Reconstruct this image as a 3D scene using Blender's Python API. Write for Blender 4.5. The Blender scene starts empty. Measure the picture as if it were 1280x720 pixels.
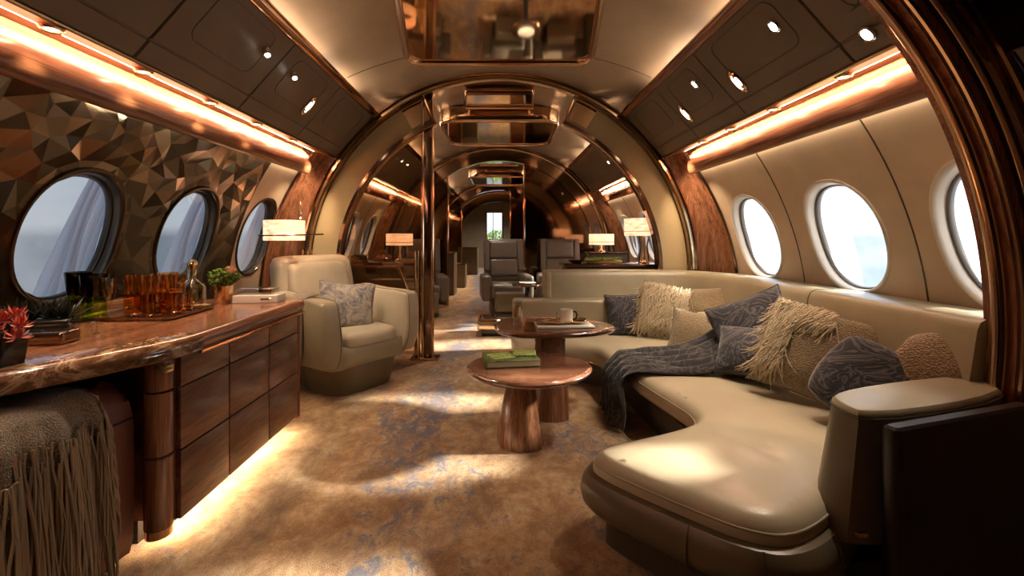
import bpy, bmesh, math, random
from math import sin, cos, pi, sqrt, radians as rad
from mathutils import Vector, Matrix, noise
from mathutils.geometry import delaunay_2d_cdt
random.seed(7)
C = bpy.context.scene.collection
CAMZ = 1.13

# ------------------------------------------------------------------ materials
MATS = {}
def mat(name):
    m = bpy.data.materials.new(name); m.use_nodes = True
    nt = m.node_tree; b = nt.nodes['Principled BSDF']
    return m, nt, b
def setp(b, **k):
    for a, v in k.items():
        a = a.replace('_', ' ')
        if a in b.inputs:
            b.inputs[a].default_value = v
def col(c): return (c[0], c[1], c[2], 1)
def coords(nt, scale=(1,1,1), rot=(0,0,0)):
    tc = nt.nodes.new('ShaderNodeTexCoord'); mp = nt.nodes.new('ShaderNodeMapping')
    mp.inputs['Scale'].default_value = scale; mp.inputs['Rotation'].default_value = rot
    nt.links.new(tc.outputs['Object'], mp.inputs[0]); return mp.outputs[0]
def tex_noise(nt, vec, scale, detail=4, rough=.55, dist=0):
    n = nt.nodes.new('ShaderNodeTexNoise'); n.inputs['Scale'].default_value = scale
    n.inputs['Detail'].default_value = detail; n.inputs['Roughness'].default_value = rough
    n.inputs['Distortion'].default_value = dist
    if vec is not None: nt.links.new(vec, n.inputs['Vector'])
    return n.outputs['Fac']
def ramp(nt, fac, stops):
    r = nt.nodes.new('ShaderNodeValToRGB'); e = r.color_ramp.elements
    while len(e) < len(stops): e.new(.5)
    for i, (p, c) in enumerate(stops): e[i].position = p; e[i].color = col(c) if len(c) == 3 else c
    nt.links.new(fac, r.inputs[0]); return r.outputs[0]
def mixc(nt, fac, a, b, mode='MIX'):
    m = nt.nodes.new('ShaderNodeMix'); m.data_type = 'RGBA'; m.blend_type = mode
    for s, v in ((0, fac), (6, a), (7, b)):
        if isinstance(v, (float, int)): m.inputs[s].default_value = v
        elif isinstance(v, tuple): m.inputs[s].default_value = col(v)
        else: nt.links.new(v, m.inputs[s])
    return m.outputs[2]
def bump(nt, b, h, strength=.3, dist=.01):
    n = nt.nodes.new('ShaderNodeBump'); n.inputs['Strength'].default_value = strength
    n.inputs['Distance'].default_value = dist
    nt.links.new(h, n.inputs['Height']); nt.links.new(n.outputs[0], b.inputs['Normal'])

def m_plain(name, c, rough=.5, metal=0, coat=0, bs=0, bscale=60, **k):
    m, nt, b = mat(name)
    v = coords(nt)
    n = tex_noise(nt, v, bscale, 3)
    cc = ramp(nt, tex_noise(nt, v, 5, 3), [(.3, tuple(x*.9 for x in c)), (.7, tuple(min(1, x*1.08) for x in c))])
    nt.links.new(cc, b.inputs['Base Color'])
    setp(b, Roughness=rough, Metallic=metal, Coat_Weight=coat, Coat_Roughness=.06, **k)
    if bs: bump(nt, b, n, bs, .004)
    MATS[name] = m; return m
def m_wood(name, dark, mid, light, scale, rough=.25, coat=.6, gs=1.0):
    m, nt, b = mat(name)
    v = coords(nt, scale)
    n1 = tex_noise(nt, v, 1.6*gs, 5, .55, .5); n2 = tex_noise(nt, v, 9*gs, 5, .7, .2)
    c1 = ramp(nt, n1, [(.3, dark), (.5, mid), (.72, light)])
    c2 = ramp(nt, n2, [(.35, tuple(x*.45 for x in dark)), (.6, (1, 1, 1))])
    nt.links.new(mixc(nt, .55, c1, c2, 'MULTIPLY'), b.inputs['Base Color'])
    setp(b, Roughness=rough, Coat_Weight=coat, Coat_Roughness=.13)
    MATS[name] = m; return m
def m_emit(name, c, s):
    m, nt, b = mat(name)
    setp(b, Base_Color=col(c), Emission_Color=col(c), Emission_Strength=s, Roughness=.5)
    MATS[name] = m; return m
def m_thin(name, tint, gloss, gcol=(1, 1, 1), rough=.02, ior=1.5):
    """thin sheet of glass: tinted transparency plus fresnel mirror reflection"""
    m = bpy.data.materials.new(name); m.use_nodes = True; nt = m.node_tree
    nt.nodes.clear()
    o = nt.nodes.new('ShaderNodeOutputMaterial'); mx = nt.nodes.new('ShaderNodeMixShader')
    t = nt.nodes.new('ShaderNodeBsdfTransparent'); g = nt.nodes.new('ShaderNodeBsdfGlossy')
    lw = nt.nodes.new('ShaderNodeLayerWeight'); lw.inputs[0].default_value = .5
    f = nt.nodes.new('ShaderNodeMath'); f.operation = 'POWER'; f.inputs[1].default_value = 4.5; nt.links.new(lw.outputs['Facing'], f.inputs[0])
    a = nt.nodes.new('ShaderNodeMath'); a.operation = 'ADD'; a.inputs[1].default_value = gloss; a.use_clamp = True
    t.inputs[0].default_value = col(tint); g.inputs[0].default_value = col(gcol); g.inputs['Roughness'].default_value = rough
    nt.links.new(f.outputs[0], a.inputs[0]); nt.links.new(a.outputs[0], mx.inputs[0])
    nt.links.new(t.outputs[0], mx.inputs[1]); nt.links.new(g.outputs[0], mx.inputs[2]); nt.links.new(mx.outputs[0], o.inputs[0])
    MATS[name] = m; return m
def m_glass(name, c, rough=0.0, ior=1.45):
    m, nt, b = mat(name)
    setp(b, Base_Color=col(c), Transmission_Weight=1.0, Roughness=rough, IOR=ior)
    MATS[name] = m; return m
def m_cloth(name, a, bcol, scale, kind='weave', bs=.5, sheen=.3, detail=5):
    m, nt, b = mat(name)
    v = coords(nt)
    if kind == 'wave':
        w = nt.nodes.new('ShaderNodeTexWave'); w.inputs['Scale'].default_value = scale
        w.inputs['Distortion'].default_value = 9; w.inputs['Detail'].default_value = 3; w.inputs['Detail Scale'].default_value = 1.2
        nt.links.new(v, w.inputs[0]); f = w.outputs['Fac']
        c = ramp(nt, f, [(.25, a), (.55, tuple((x+y)/2 for x, y in zip(a, bcol))), (.8, bcol)])
    elif kind == 'swirl':
        f = tex_noise(nt, v, scale, 3, .5, 2.2)
        g = nt.nodes.new('ShaderNodeMath'); g.operation = 'MULTIPLY'; g.inputs[1].default_value = 9; nt.links.new(f, g.inputs[0])
        q = nt.nodes.new('ShaderNodeMath'); q.operation = 'FRACT'; nt.links.new(g.outputs[0], q.inputs[0])
        c = ramp(nt, q.outputs[0], [(.0, a), (.45, a), (.7, bcol), (.95, a)]); f = q.outputs[0]
    elif kind == 'weave':
        n = nt.nodes.new('ShaderNodeTexVoronoi'); n.inputs['Scale'].default_value = scale
        nt.links.new(v, n.inputs['Vector']); f = n.outputs['Distance']
        c = ramp(nt, f, [(.1, bcol), (.6, a)])
    else:
        f = tex_noise(nt, v, scale, detail, .65, 1.5)
        c = ramp(nt, f, [(.35, a), (.62, bcol)])
    nt.links.new(c, b.inputs['Base Color'])
    setp(b, Roughness=.9, Sheen_Weight=sheen)
    bump(nt, b, f, bs, .006)
    MATS[name] = m; return m

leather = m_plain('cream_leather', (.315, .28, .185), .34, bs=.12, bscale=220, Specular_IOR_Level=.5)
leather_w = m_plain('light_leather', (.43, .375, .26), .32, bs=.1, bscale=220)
olive = m_plain('olive_brown_leather', (.125, .10, .06), .32, bs=.12, bscale=220)
darkbase = m_plain('dark_olive_base', (.062, .048, .031), .42)
darkpanel = m_plain('near_black_brown', (.010, .006, .005), .4)
graylea = m_plain('grey_leather', (.125, .11, .09), .3, bs=.1, bscale=200)
redlea = m_plain('russet_leather', (.17, .055, .028), .38, bs=.45, bscale=90)
ceil_m = m_plain('ceiling_taupe', (.30, .225, .155), .33, coat=.15)
bin_m = m_plain('bin_taupe', (.155, .125, .09), .42)
wall_m = m_plain('wall_cream', (.52, .42, .30), .5)
win_m = m_plain('window_surround_white', (.72, .68, .60), .3)
darkrim = m_plain('window_seal_dark', (.06, .045, .03), .3)
copper = m_plain('polished_copper', (.66, .43, .275), .12, 1)
gold = m_plain('champagne_gold_metal', (.75, .56, .32), .14, 1)
bronze = m_plain('dark_bronze_metal', (.21, .13, .08), .12, .9, coat=.6)
mirror = m_plain('bronze_mirror', (.68, .52, .36), .05, 1)
mirror_d = m_plain('smoked_bronze_mirror', (.24, .155, .09), .07, 1)
chrome = m_plain('chrome', (.7, .66, .6), .1, 1)
linen = m_cloth('gold_linen', (.44, .37, .20), (.58, .50, .30), 260, 'weave', .25, .1)
WD, WM, WL = (.15, .058, .029), (.30, .13, .065), (.44, .22, .12)
wood_y = m_wood('walnut_along_cabin', WD, WM, WL, (12, .35, 12))
wood_s = m_wood('walnut_soffit', WD, WM, WL, (12, .35, 12), .45, .1)
wood_z = m_wood('walnut_upright', WD, WM, WL, (14, 14, .5))
wood_x = m_wood('walnut_table', (.10, .038, .021), (.19, .078, .042), (.31, .14, .075), (1.0, 8, 6), .12, .9)
wood_f = m_wood('walnut_cabinet_front', (.10, .042, .021), (.19, .082, .039), (.31, .145, .07), (8, 1.0, 9), .34, .25)
black = m_plain('black_gloss', (.012, .011, .010), .15)
white = m_plain('white_porcelain', (.78, .76, .70), .25, coat=.4)
paper = m_plain('paper_pages', (.62, .55, .40), .8, bs=.5, bscale=200)
led = m_emit('warm_led_strip', (1.0, .60, .39), 95)
led_c = m_emit('ceiling_led_strip', (1.0, .77, .55), 22)
led_w = m_emit('wall_wash_led_strip', (1.0, .76, .52), 8)
led_f = m_emit('plinth_led_strip', (1.0, .76, .50), 26)
lampglow = m_emit('downlight_lens', (1.0, .78, .52), 16)
spotglow = m_emit('reading_light_lens', (1.0, .90, .78), 18)
shade_m = m_emit('glowing_lamp_shade', (1.0, .58, .34), .95)
_nt = shade_m.node_tree; _b = _nt.nodes['Principled BSDF']
_nt.links.new(ramp(_nt, tex_noise(_nt, coords(_nt, (1, 1, 2.5)), 16, 5, .7), [(.35, (.75, .30, .13)), (.62, (1.0, .70, .46))]), _b.inputs['Emission Color'])
leaf = m_cloth('leaf_green', (.05, .10, .015), (.20, .30, .05), 30, 'noise', .2, 0)
leaf_d = m_plain('dark_leaf', (.010, .016, .012), .35)
petal = m_plain('coral_pink_petal', (.55, .12, .09), .5)
blush = m_plain('blush_petal', (.75, .45, .33), .6)
amber = m_thin('amber_glass', (.99, .77, .47), .07, (1, .8, .6))
clear = m_thin('clear_glass', (.93, .92, .88), .12)
yellowgl = m_thin('pale_wine', (.98, .84, .36), .04, (1, .9, .6))
greengl = m_thin('green_glass', (.80, .90, .36), .06)
smokegl = m_thin('smoke_glass', (.16, .15, .11), .06)
pane_m = m_thin('window_pane', (.93, .95, .96), .02)
part_m = m_thin('tinted_partition_glass', (.66, .50, .34), .16, (.85, .62, .42))
navy = m_cloth('navy_pattern', (.020, .021, .028), (.105, .10, .105), 5, 'swirl', .35)
navy2 = m_cloth('navy_grey_throw', (.020, .020, .024), (.085, .072, .062), 4, 'swirl', .35)
tanw = m_cloth('tan_woven', (.20, .145, .075), (.36, .27, .15), 170, 'weave', .9)
beigek = m_cloth('beige_knit', (.24, .165, .10), (.40, .29, .18), 130, 'weave', .9)
bluegrey = m_cloth('blue_grey_brocade', (.07, .07, .095), (.36, .30, .22), 14, 'noise', .6)
greyk = m_cloth('grey_knit_throw', (.20, .165, .115), (.44, .37, .26), 230, 'weave', 1.0)
cream_f = m_plain('cream_fringe', (.52, .44, .30), .9)
grey_f = m_plain('taupe_fringe', (.32, .26, .175), .9)
sheer = None
def mk_sheer():
    m, nt, b = mat('sheer_curtain')
    tr = nt.nodes.new('ShaderNodeBsdfTranslucent'); tr.inputs[0].default_value = (.75, .78, .85, 1)
    tp = nt.nodes.new('ShaderNodeBsdfTransparent'); mx = nt.nodes.new('ShaderNodeMixShader'); m2 = nt.nodes.new('ShaderNodeMixShader')
    mx.inputs[0].default_value = .5; m2.inputs[0].default_value = .06
    setp(b, Base_Color=(.75, .76, .80, 1), Roughness=.8)
    nt.links.new(b.outputs[0], mx.inputs[1]); nt.links.new(tr.outputs[0], mx.inputs[2])
    nt.links.new(mx.outputs[0], m2.inputs[1]); nt.links.new(tp.outputs[0], m2.inputs[2])
    nt.links.new(m2.outputs[0], nt.nodes['Material Output'].inputs[0]); return m
sheer = mk_sheer()
def mk_carpet():
    m, nt, b = mat('wool_carpet')
    v = coords(nt, (1, .55, 1))
    big = tex_noise(nt, v, 1.7, 5, .6, .2)
    med = tex_noise(nt, coords(nt, (1.3, 1, 1)), 4.5, 10, .80, .25)
    base = ramp(nt, med, [(.33, (.17, .085, .038)), (.46, (.33, .185, .080)), (.55, (.46, .30, .145)), (.67, (.62, .47, .30))])
    # two broken blue-grey veins running along the aisle
    tc = nt.nodes.new('ShaderNodeTexCoord'); sp = nt.nodes.new('ShaderNodeSeparateXYZ')
    nt.links.new(tc.outputs['Object'], sp.inputs[0])
    def vein(x0, k, w):
        a = nt.nodes.new('ShaderNodeMath'); a.operation = 'MULTIPLY_ADD'; a.inputs[1].default_value = k; a.inputs[2].default_value = -x0
        nt.links.new(sp.outputs[1], a.inputs[0])
        s = nt.nodes.new('ShaderNodeMath'); s.operation = 'ADD'; nt.links.new(sp.outputs[0], s.inputs[0]); nt.links.new(a.outputs[0], s.inputs[1])
        q = nt.nodes.new('ShaderNodeMath'); q.operation = 'ABSOLUTE'; nt.links.new(s.outputs[0], q.inputs[0])
        r = nt.nodes.new('ShaderNodeMapRange'); r.inputs[1].default_value = 0; r.inputs[2].default_value = w; r.inputs[3].default_value = .17; r.inputs[4].default_value = 0
        nt.links.new(q.outputs[0], r.inputs[0]); return r.outputs[0]
    v1, v2 = vein(-.42, .0, .42), vein(.65, .10, .3)
    s = nt.nodes.new('ShaderNodeMath'); s.operation = 'ADD'; nt.links.new(v1, s.inputs[0]); nt.links.new(v2, s.inputs[1])
    fine = tex_noise(nt, coords(nt, (1.3, 1, 1)), 9, 8, .8, .6)
    t = nt.nodes.new('ShaderNodeMath'); t.operation = 'ADD'; nt.links.new(s.outputs[0], t.inputs[0]); nt.links.new(fine, t.inputs[1])
    u = nt.nodes.new('ShaderNodeMath'); u.operation = 'MULTIPLY_ADD'; u.inputs[1].default_value = .7; nt.links.new(big, u.inputs[0]); nt.links.new(t.outputs[0], u.inputs[2])
    mask = ramp(nt, u.outputs[0], [(.0, (0, 0, 0)), (.96, (0, 0, 0)), (1.0, (1, 1, 1))])
    r = nt.nodes.new('ShaderNodeMapRange'); r.inputs[1].default_value = .93; r.inputs[2].default_value = 1.06; r.inputs[3].default_value = 0; r.inputs[4].default_value = .9
    nt.links.new(u.outputs[0], r.inputs[0])
    c = mixc(nt, r.outputs[0], base, (.105, .11, .155))
    pile = tex_noise(nt, coords(nt), 230, 2, .6)
    sp2 = ramp(nt, pile, [(.3, (.62, .62, .62)), (.65, (1.15, 1.15, 1.15))])
    c = mixc(nt, .8, c, sp2, 'MULTIPLY')
    nt.links.new(c, b.inputs['Base Color']); setp(b, Roughness=.95, Sheen_Weight=.15)
    bump(nt, b, pile, .8, .008)
    return m
carpet = mk_carpet()
def mk_marble():
    m, nt, b = mat('brown_marble')
    n = tex_noise(nt, coords(nt, (3, 1.2, 2)), 3, 9, .7, 2.5)
    c = ramp(nt, n, [(.35, (.07, .03, .015)), (.5, (.20, .10, .05)), (.57, (.50, .36, .22)), (.63, (.16, .07, .035))])
    nt.links.new(c, b.inputs['Base Color']); setp(b, Roughness=.12, Coat_Weight=.7); return m
marble = mk_marble()
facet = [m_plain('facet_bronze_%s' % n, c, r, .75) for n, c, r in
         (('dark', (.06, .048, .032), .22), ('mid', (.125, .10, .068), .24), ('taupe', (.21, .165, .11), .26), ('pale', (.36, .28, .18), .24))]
bookgreen = m_cloth('green_book_cover', (.035, .055, .012), (.12, .15, .04), 16, 'noise', .1, 0)
bookgreen2 = m_cloth('bright_green_booklet', (.10, .16, .02), (.42, .50, .16), 22, 'noise', .1, 0)

# ------------------------------------------------------------------ mesh helpers
def obj(name, bm, m=None, parent=None, smooth=True, sharp=35):
    me = bpy.data.meshes.new(name); bmesh.ops.recalc_face_normals(bm, faces=bm.faces)
    if smooth:
        for f in bm.faces: f.smooth = True
        for e in bm.edges:
            if len(e.link_faces) == 2 and e.calc_face_angle(0) > rad(sharp): e.smooth = False
    bm.to_mesh(me); bm.free()
    o = bpy.data.objects.new(name, me); C.objects.link(o)
    for mm in (m if isinstance(m, (list, tuple)) else [m]):
        if mm: me.materials.append(mm)
    if parent: o.parent = parent
    return o
def thing(name, label, cat, loc=(0, 0, 0), rz=0, group=None):
    o = bpy.data.objects.new(name, None); C.objects.link(o); o.location = loc; o.rotation_euler = (0, 0, rz)
    o.empty_display_size = .05
    o['label'] = label; o['category'] = cat
    if group: o['group'] = group
    return o
def tag(o, label, cat, group=None, kind=None):
    o['label'] = label; o['category'] = cat
    if group: o['group'] = group
    if kind: o['kind'] = kind
    return o
def struct(name, bm, m, **k):
    o = obj(name, bm, m, **k); o['kind'] = 'structure'; return o
def dup(root, loc, rz=None, label=None):
    def rec(o, par):
        c = o.copy(); C.objects.link(c)
        if par: c.parent = par
        for ch in list(o.children): rec(ch, c)
        return c
    r = rec(root, None); r.location = loc
    if rz is not None: r.rotation_euler = (0, 0, rz)
    if label: r['label'] = label
    return r
def B(): return bmesh.new()
def xf(bm, vs, M): bmesh.ops.transform(bm, matrix=M, verts=vs)
def box(bm, c, s, bev=0, seg=3, M=None):
    r = bmesh.ops.create_cube(bm, size=1); vs = r['verts']
    xf(bm, vs, Matrix.Translation(c) @ Matrix.Diagonal((s[0], s[1], s[2], 1)))
    if bev:
        es = list({e for v in vs for e in v.link_edges})
        rr = bmesh.ops.bevel(bm, geom=es, offset=bev, segments=seg, profile=.6, affect='EDGES')
        vs = list({v for f in rr['faces'] for v in f.verts} | {v for v in vs if v.is_valid})
    if M is not None: xf(bm, vs, M)
    return vs
def lathe(bm, prof, loc=(0, 0, 0), seg=32, sx=1, sy=1, flute=0, nfl=0, cap=True):
    rings = []
    for r, z in prof:
        ring = []
        for i in range(seg):
            a = 2*pi*i/seg; rr = r*(1+flute*cos(nfl*a))
            ring.append(bm.verts.new((loc[0]+rr*cos(a)*sx, loc[1]+rr*sin(a)*sy, loc[2]+z)))
        rings.append(ring)
    for a, b in zip(rings, rings[1:]):
        for i in range(seg): bm.faces.new((a[i], a[(i+1) % seg], b[(i+1) % seg], b[i]))
    if cap:
        if prof[0][0] > 1e-4: bm.faces.new(rings[0][::-1])
        if prof[-1][0] > 1e-4: bm.faces.new(rings[-1])
def frames(pts):
    out = []
    up = Vector((0, 0, 1))
    pn = None
    for i, p in enumerate(pts):
        t = (pts[min(i+1, len(pts)-1)] - pts[max(i-1, 0)]).normalized()
        if pn is None:
            n = t.cross(up)
            if n.length < .1: n = t.cross(Vector((0, 1, 0)))
            n.normalize()
        else:
            n = (pn - t*pn.dot(t)).normalized()
        pn = n; out.append((p, n, t.cross(n)))
    return out
def tube(bm, pts, r, seg=8, closed=False, cap=True):
    pts = [Vector(p) for p in pts]; fr = frames(pts); rings = []
    for i, (p, n, b) in enumerate(fr):
        rr = r[i] if isinstance(r, (list, tuple)) else r
        rings.append([bm.verts.new(p + n*cos(2*pi*k/seg)*rr + b*sin(2*pi*k/seg)*rr) for k in range(seg)])
    prs = list(zip(rings, rings[1:])) + ([(rings[-1], rings[0])] if closed else [])
    for a, b in prs:
        for k in range(seg): bm.faces.new((a[k], a[(k+1) % seg], b[(k+1) % seg], b[k]))
    if cap and not closed: bm.faces.new(rings[0][::-1]); bm.faces.new(rings[-1])
def sweep_y(bm, prof, y0, y1, closed=True, n=1):
    """profile in (x,z) extruded along the cabin"""
    rows = []
    for k in range(n+1):
        y = y0+(y1-y0)*k/n; rows.append([bm.verts.new((x, y, z)) for x, z in prof])
    m = len(prof)
    for a, b in zip(rows, rows[1:]):
        for i in range(m if closed else m-1):
            j = (i+1) % m; bm.faces.new((a[i], a[j], b[j], b[i]))
    if closed: bm.faces.new(rows[0][::-1]); bm.faces.new(rows[-1])
AZ = .822
def arc(R, a0, a1, n=64, y=0, cz=AZ):
    return [Vector((R*cos(rad(a0+(a1-a0)*i/n)), y, cz+R*sin(rad(a0+(a1-a0)*i/n)))) for i in range(n+1)]
def band(bm, R0, R1, y0, y1, a0, a1, n=72, cz=AZ):
    rows = []
    for i in range(n+1):
        a = rad(a0+(a1-a0)*i/n); c, s = cos(a), sin(a)
        rows.append([bm.verts.new((R*c, y, cz+R*s)) for R, y in ((R0, y0), (R1, y0), (R1, y1), (R0, y1))])
    for a, b in zip(rows, rows[1:]):
        for i in range(4): bm.faces.new((a[i], a[(i+1) % 4], b[(i+1) % 4], b[i]))
    bm.faces.new(rows[0][::-1]); bm.faces.new(rows[-1])
def chaikin(p, n=2, closed=True):
    p = [tuple(q) for q in p]
    for _ in range(n):
        o = []
        L = len(p)
        for i in range(L if closed else L-1):
            a, b = p[i], p[(i+1) % L]
            o.append(tuple(a[k]*.75+b[k]*.25 for k in range(len(a)))); o.append(tuple(a[k]*.25+b[k]*.75 for k in range(len(a))))
        if not closed: o = [p[0]]+o+[p[-1]]
        p = o
    return p
def inset(p, d):
    n = len(p); area = sum(p[i][0]*p[(i+1) % n][1]-p[(i+1) % n][0]*p[i][1] for i in range(n)); s = 1 if area > 0 else -1
    out = []
    for i in range(n):
        a, b, c = Vector(p[i-1][:2]), Vector(p[i][:2]), Vector(p[(i+1) % n][:2])
        e = (c-a)
        if e.length < 1e-6: out.append(tuple(b)); continue
        e.normalize(); out.append((b.x-e.y*d*s, b.y+e.x*d*s))
    return out
def inside(p, q):
    r = False; n = len(p)
    for i in range(n):
        a, b = p[i], p[i-1]
        if (a[1] > q[1]) != (b[1] > q[1]) and q[0] < (b[0]-a[0])*(q[1]-a[1])/(b[1]-a[1])+a[0]: r = not r
    return r
def solid(bm, poly, prof, grid=0, hf=None, bottom=True, fn=None):
    """stack of inset outlines: prof = [(inset, z)...], optional gridded top"""
    fn = fn or (lambda x, y, z: (x, y, z)); rings = []
    for d, z in prof:
        q = inset(poly, d) if d else poly
        rings.append([bm.verts.new(fn(x, y, z)) for x, y in [w[:2] for w in q]])
    n = len(poly)
    for a, b in zip(rings, rings[1:]):
        for i in range(n): bm.faces.new((a[i], a[(i+1) % n], b[(i+1) % n], b[i]))
    if bottom: bm.faces.new(rings[0][::-1])
    if not grid: bm.faces.new(rings[-1]); return
    q = inset(poly, prof[-1][0]) if prof[-1][0] else poly; q = [Vector(w[:2]) for w in q]; z = prof[-1][1]
    x0, x1 = min(v.x for v in q), max(v.x for v in q); y0, y1 = min(v.y for v in q), max(v.y for v in q)
    pts = list(q); y = y0+grid/2
    k = 0
    while y < y1:
        x = x0+grid*(.5 if k % 2 else 1)
        while x < x1:
            if inside(q, (x, y)) and min((Vector((x, y))-w).length for w in q) > grid*.55: pts.append(Vector((x, y)))
            x += grid
        y += grid*.87; k += 1
    r = delaunay_2d_cdt(pts, [(i, (i+1) % n) for i in range(n)], [], 1, 1e-5)
    vs = []
    for i, v in enumerate(r[0]):
        src = r[3][i]
        if src and src[0] < n: vs.append(rings[-1][src[0]])
        else:
            dm = min((v-w).length for w in q); h = hf(v.x, v.y, dm) if hf else 0
            vs.append(bm.verts.new(fn(v.x, v.y, z+h)))
    for f in r[2]:
        if len(set(f)) == 3:
            try: bm.faces.new([vs[i] for i in f])
            except ValueError: pass
def rrect(w, d, r, n=6, cx=0, cy=0):
    p = []
    for sx, sy, a0 in ((1, 1, 0), (-1, 1, 90), (-1, -1, 180), (1, -1, 270)):
        for i in range(n+1):
            a = rad(a0+90*i/n); p.append((cx+sx*(w/2-r)+r*cos(a), cy+sy*(d/2-r)+r*sin(a)))
    return p
RT = [(0, 0)]  # placeholder
def rprof(z0, z1, r, n=5, rb=None):
    rb = r if rb is None else rb
    o = [(rb*(1-sin(rad(90*i/n))), z0+rb*(1-cos(rad(90*i/n)))) for i in range(n+1)]
    o += [(r*(1-cos(rad(90*i/n))), z1-r*(1-sin(rad(90*i/n)))) for i in range(n+1)]
    return o
def sweep_path(bm, path, prof, closed_prof=True, cap=True):
    """plan path of (x,y); profile of (offset to the left of travel, z)"""
    n = len(path); rows = []
    for i, p in enumerate(path):
        a, b = Vector(path[max(i-1, 0)]), Vector(path[min(i+1, n-1)]); e = (b-a).normalized(); nx, ny = -e.y, e.x
        rows.append([bm.verts.new((p[0]+nx*o, p[1]+ny*o, z)) for o, z in prof])
    m = len(prof)
    for a, b in zip(rows, rows[1:]):
        for i in range(m if closed_prof else m-1):
            j = (i+1) % m; bm.faces.new((a[i], a[j], b[j], b[i]))
    if cap and closed_prof: bm.faces.new(rows[0][::-1]); bm.faces.new(rows[-1])
def gridsurf(bm, nu, nv, fn, closed_u=False):
    V = [[bm.verts.new(fn(i/(nu-1), j/(nv-1))) for j in range(nv)] for i in range(nu)]
    for i in range(nu-1):
        for j in range(nv-1): bm.faces.new((V[i][j], V[i+1][j], V[i+1][j+1], V[i][j+1]))
    return V

# ------------------------------------------------------------------ the shell
WC, WR = .55, 2.06
def wx(z): return sqrt(WR*WR-(z-WC)**2)
YB, YE = -1.6, 16.0
b = B(); box(b, (0, (YB+YE)/2+1.2, -.03), (4.3, YE-YB+2.4, .06)); struct('floor', b, carpet)
def ceil_z(x, y):
    e = 1.60+1.03*sqrt(1-(x/1.86)**2); c = AZ+sqrt(1.80**2-x*x)
    k = 0
    for ya in (3.95, 7.07, 11.5):
        k = max(k, max(0, 1-abs(y-ya)/.54))
    k = k*k*(3-2*k)*max(0, min(1, 1-(abs(x)-.80)/.34)); return e+(c-e)*k
b = B(); ys_ = [YB+.1*i for i in range(int((YE-YB)/.1)+1)]
for h in (0, .05): gridsurf(b, 61, len(ys_), lambda u, v: ((2*u-1)*1.40, YB+(YE-YB)*v, ceil_z((2*u-1)*1.40, YB+(YE-YB)*v)+h))
struct('ceiling', b, ceil_m)
def bay(bm, side, y0, y1, z0, z1, wins, a=.26, bb=.31, wz=1.13):
    """one curved wall bay with an oval opening"""
    def P(y, z): return (side*wx(z), y, z)
    if not wins:
        n = 14; gridsurf(bm, n, 2, lambda u, v: P(y0+(y1-y0)*v, z0+(z1-z0)*u)); return
    yc = wins; N = 15; per = []
    zl, zh = wz-.42, wz+.42
    for i in range(N): per.append((y0+(y1-y0)*i/N, zl))
    for i in range(N): per.append((y1, zl+(zh-zl)*i/N))
    for i in range(N): per.append((y1-(y1-y0)*i/N, zh))
    for i in range(N): per.append((y0, zh-(zh-zl)*i/N))
    rings = []
    for k in range(8):
        t = k/7; ring = []
        for (py, pz) in per:
            an = math.atan2((pz-wz)/bb, (py-yc)/a); ey, ez = oval(an, a, bb); ey += yc; ez += wz
            ring.append(bm.verts.new(P(ey+(py-ey)*t, ez+(pz-ez)*t)))
        rings.append(ring)
    L = len(per)
    for r0, r1 in zip(rings, rings[1:]):
        for i in range(L): bm.faces.new((r0[i], r0[(i+1) % L], r1[(i+1) % L], r1[i]))
    gridsurf(bm, 8, 2, lambda u, v: P(y0+(y1-y0)*v, z0+(zl-z0)*u)); gridsurf(bm, 8, 2, lambda u, v: P(y0+(y1-y0)*v, zh+(z1-zh)*u))
def oval(an, a, bb, n=2.25):
    c, s = cos(an), sin(an)
    return a*math.copysign(abs(c)**(2/n), c), bb*math.copysign(abs(s)**(2/n), s)
WN = [0]
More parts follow.
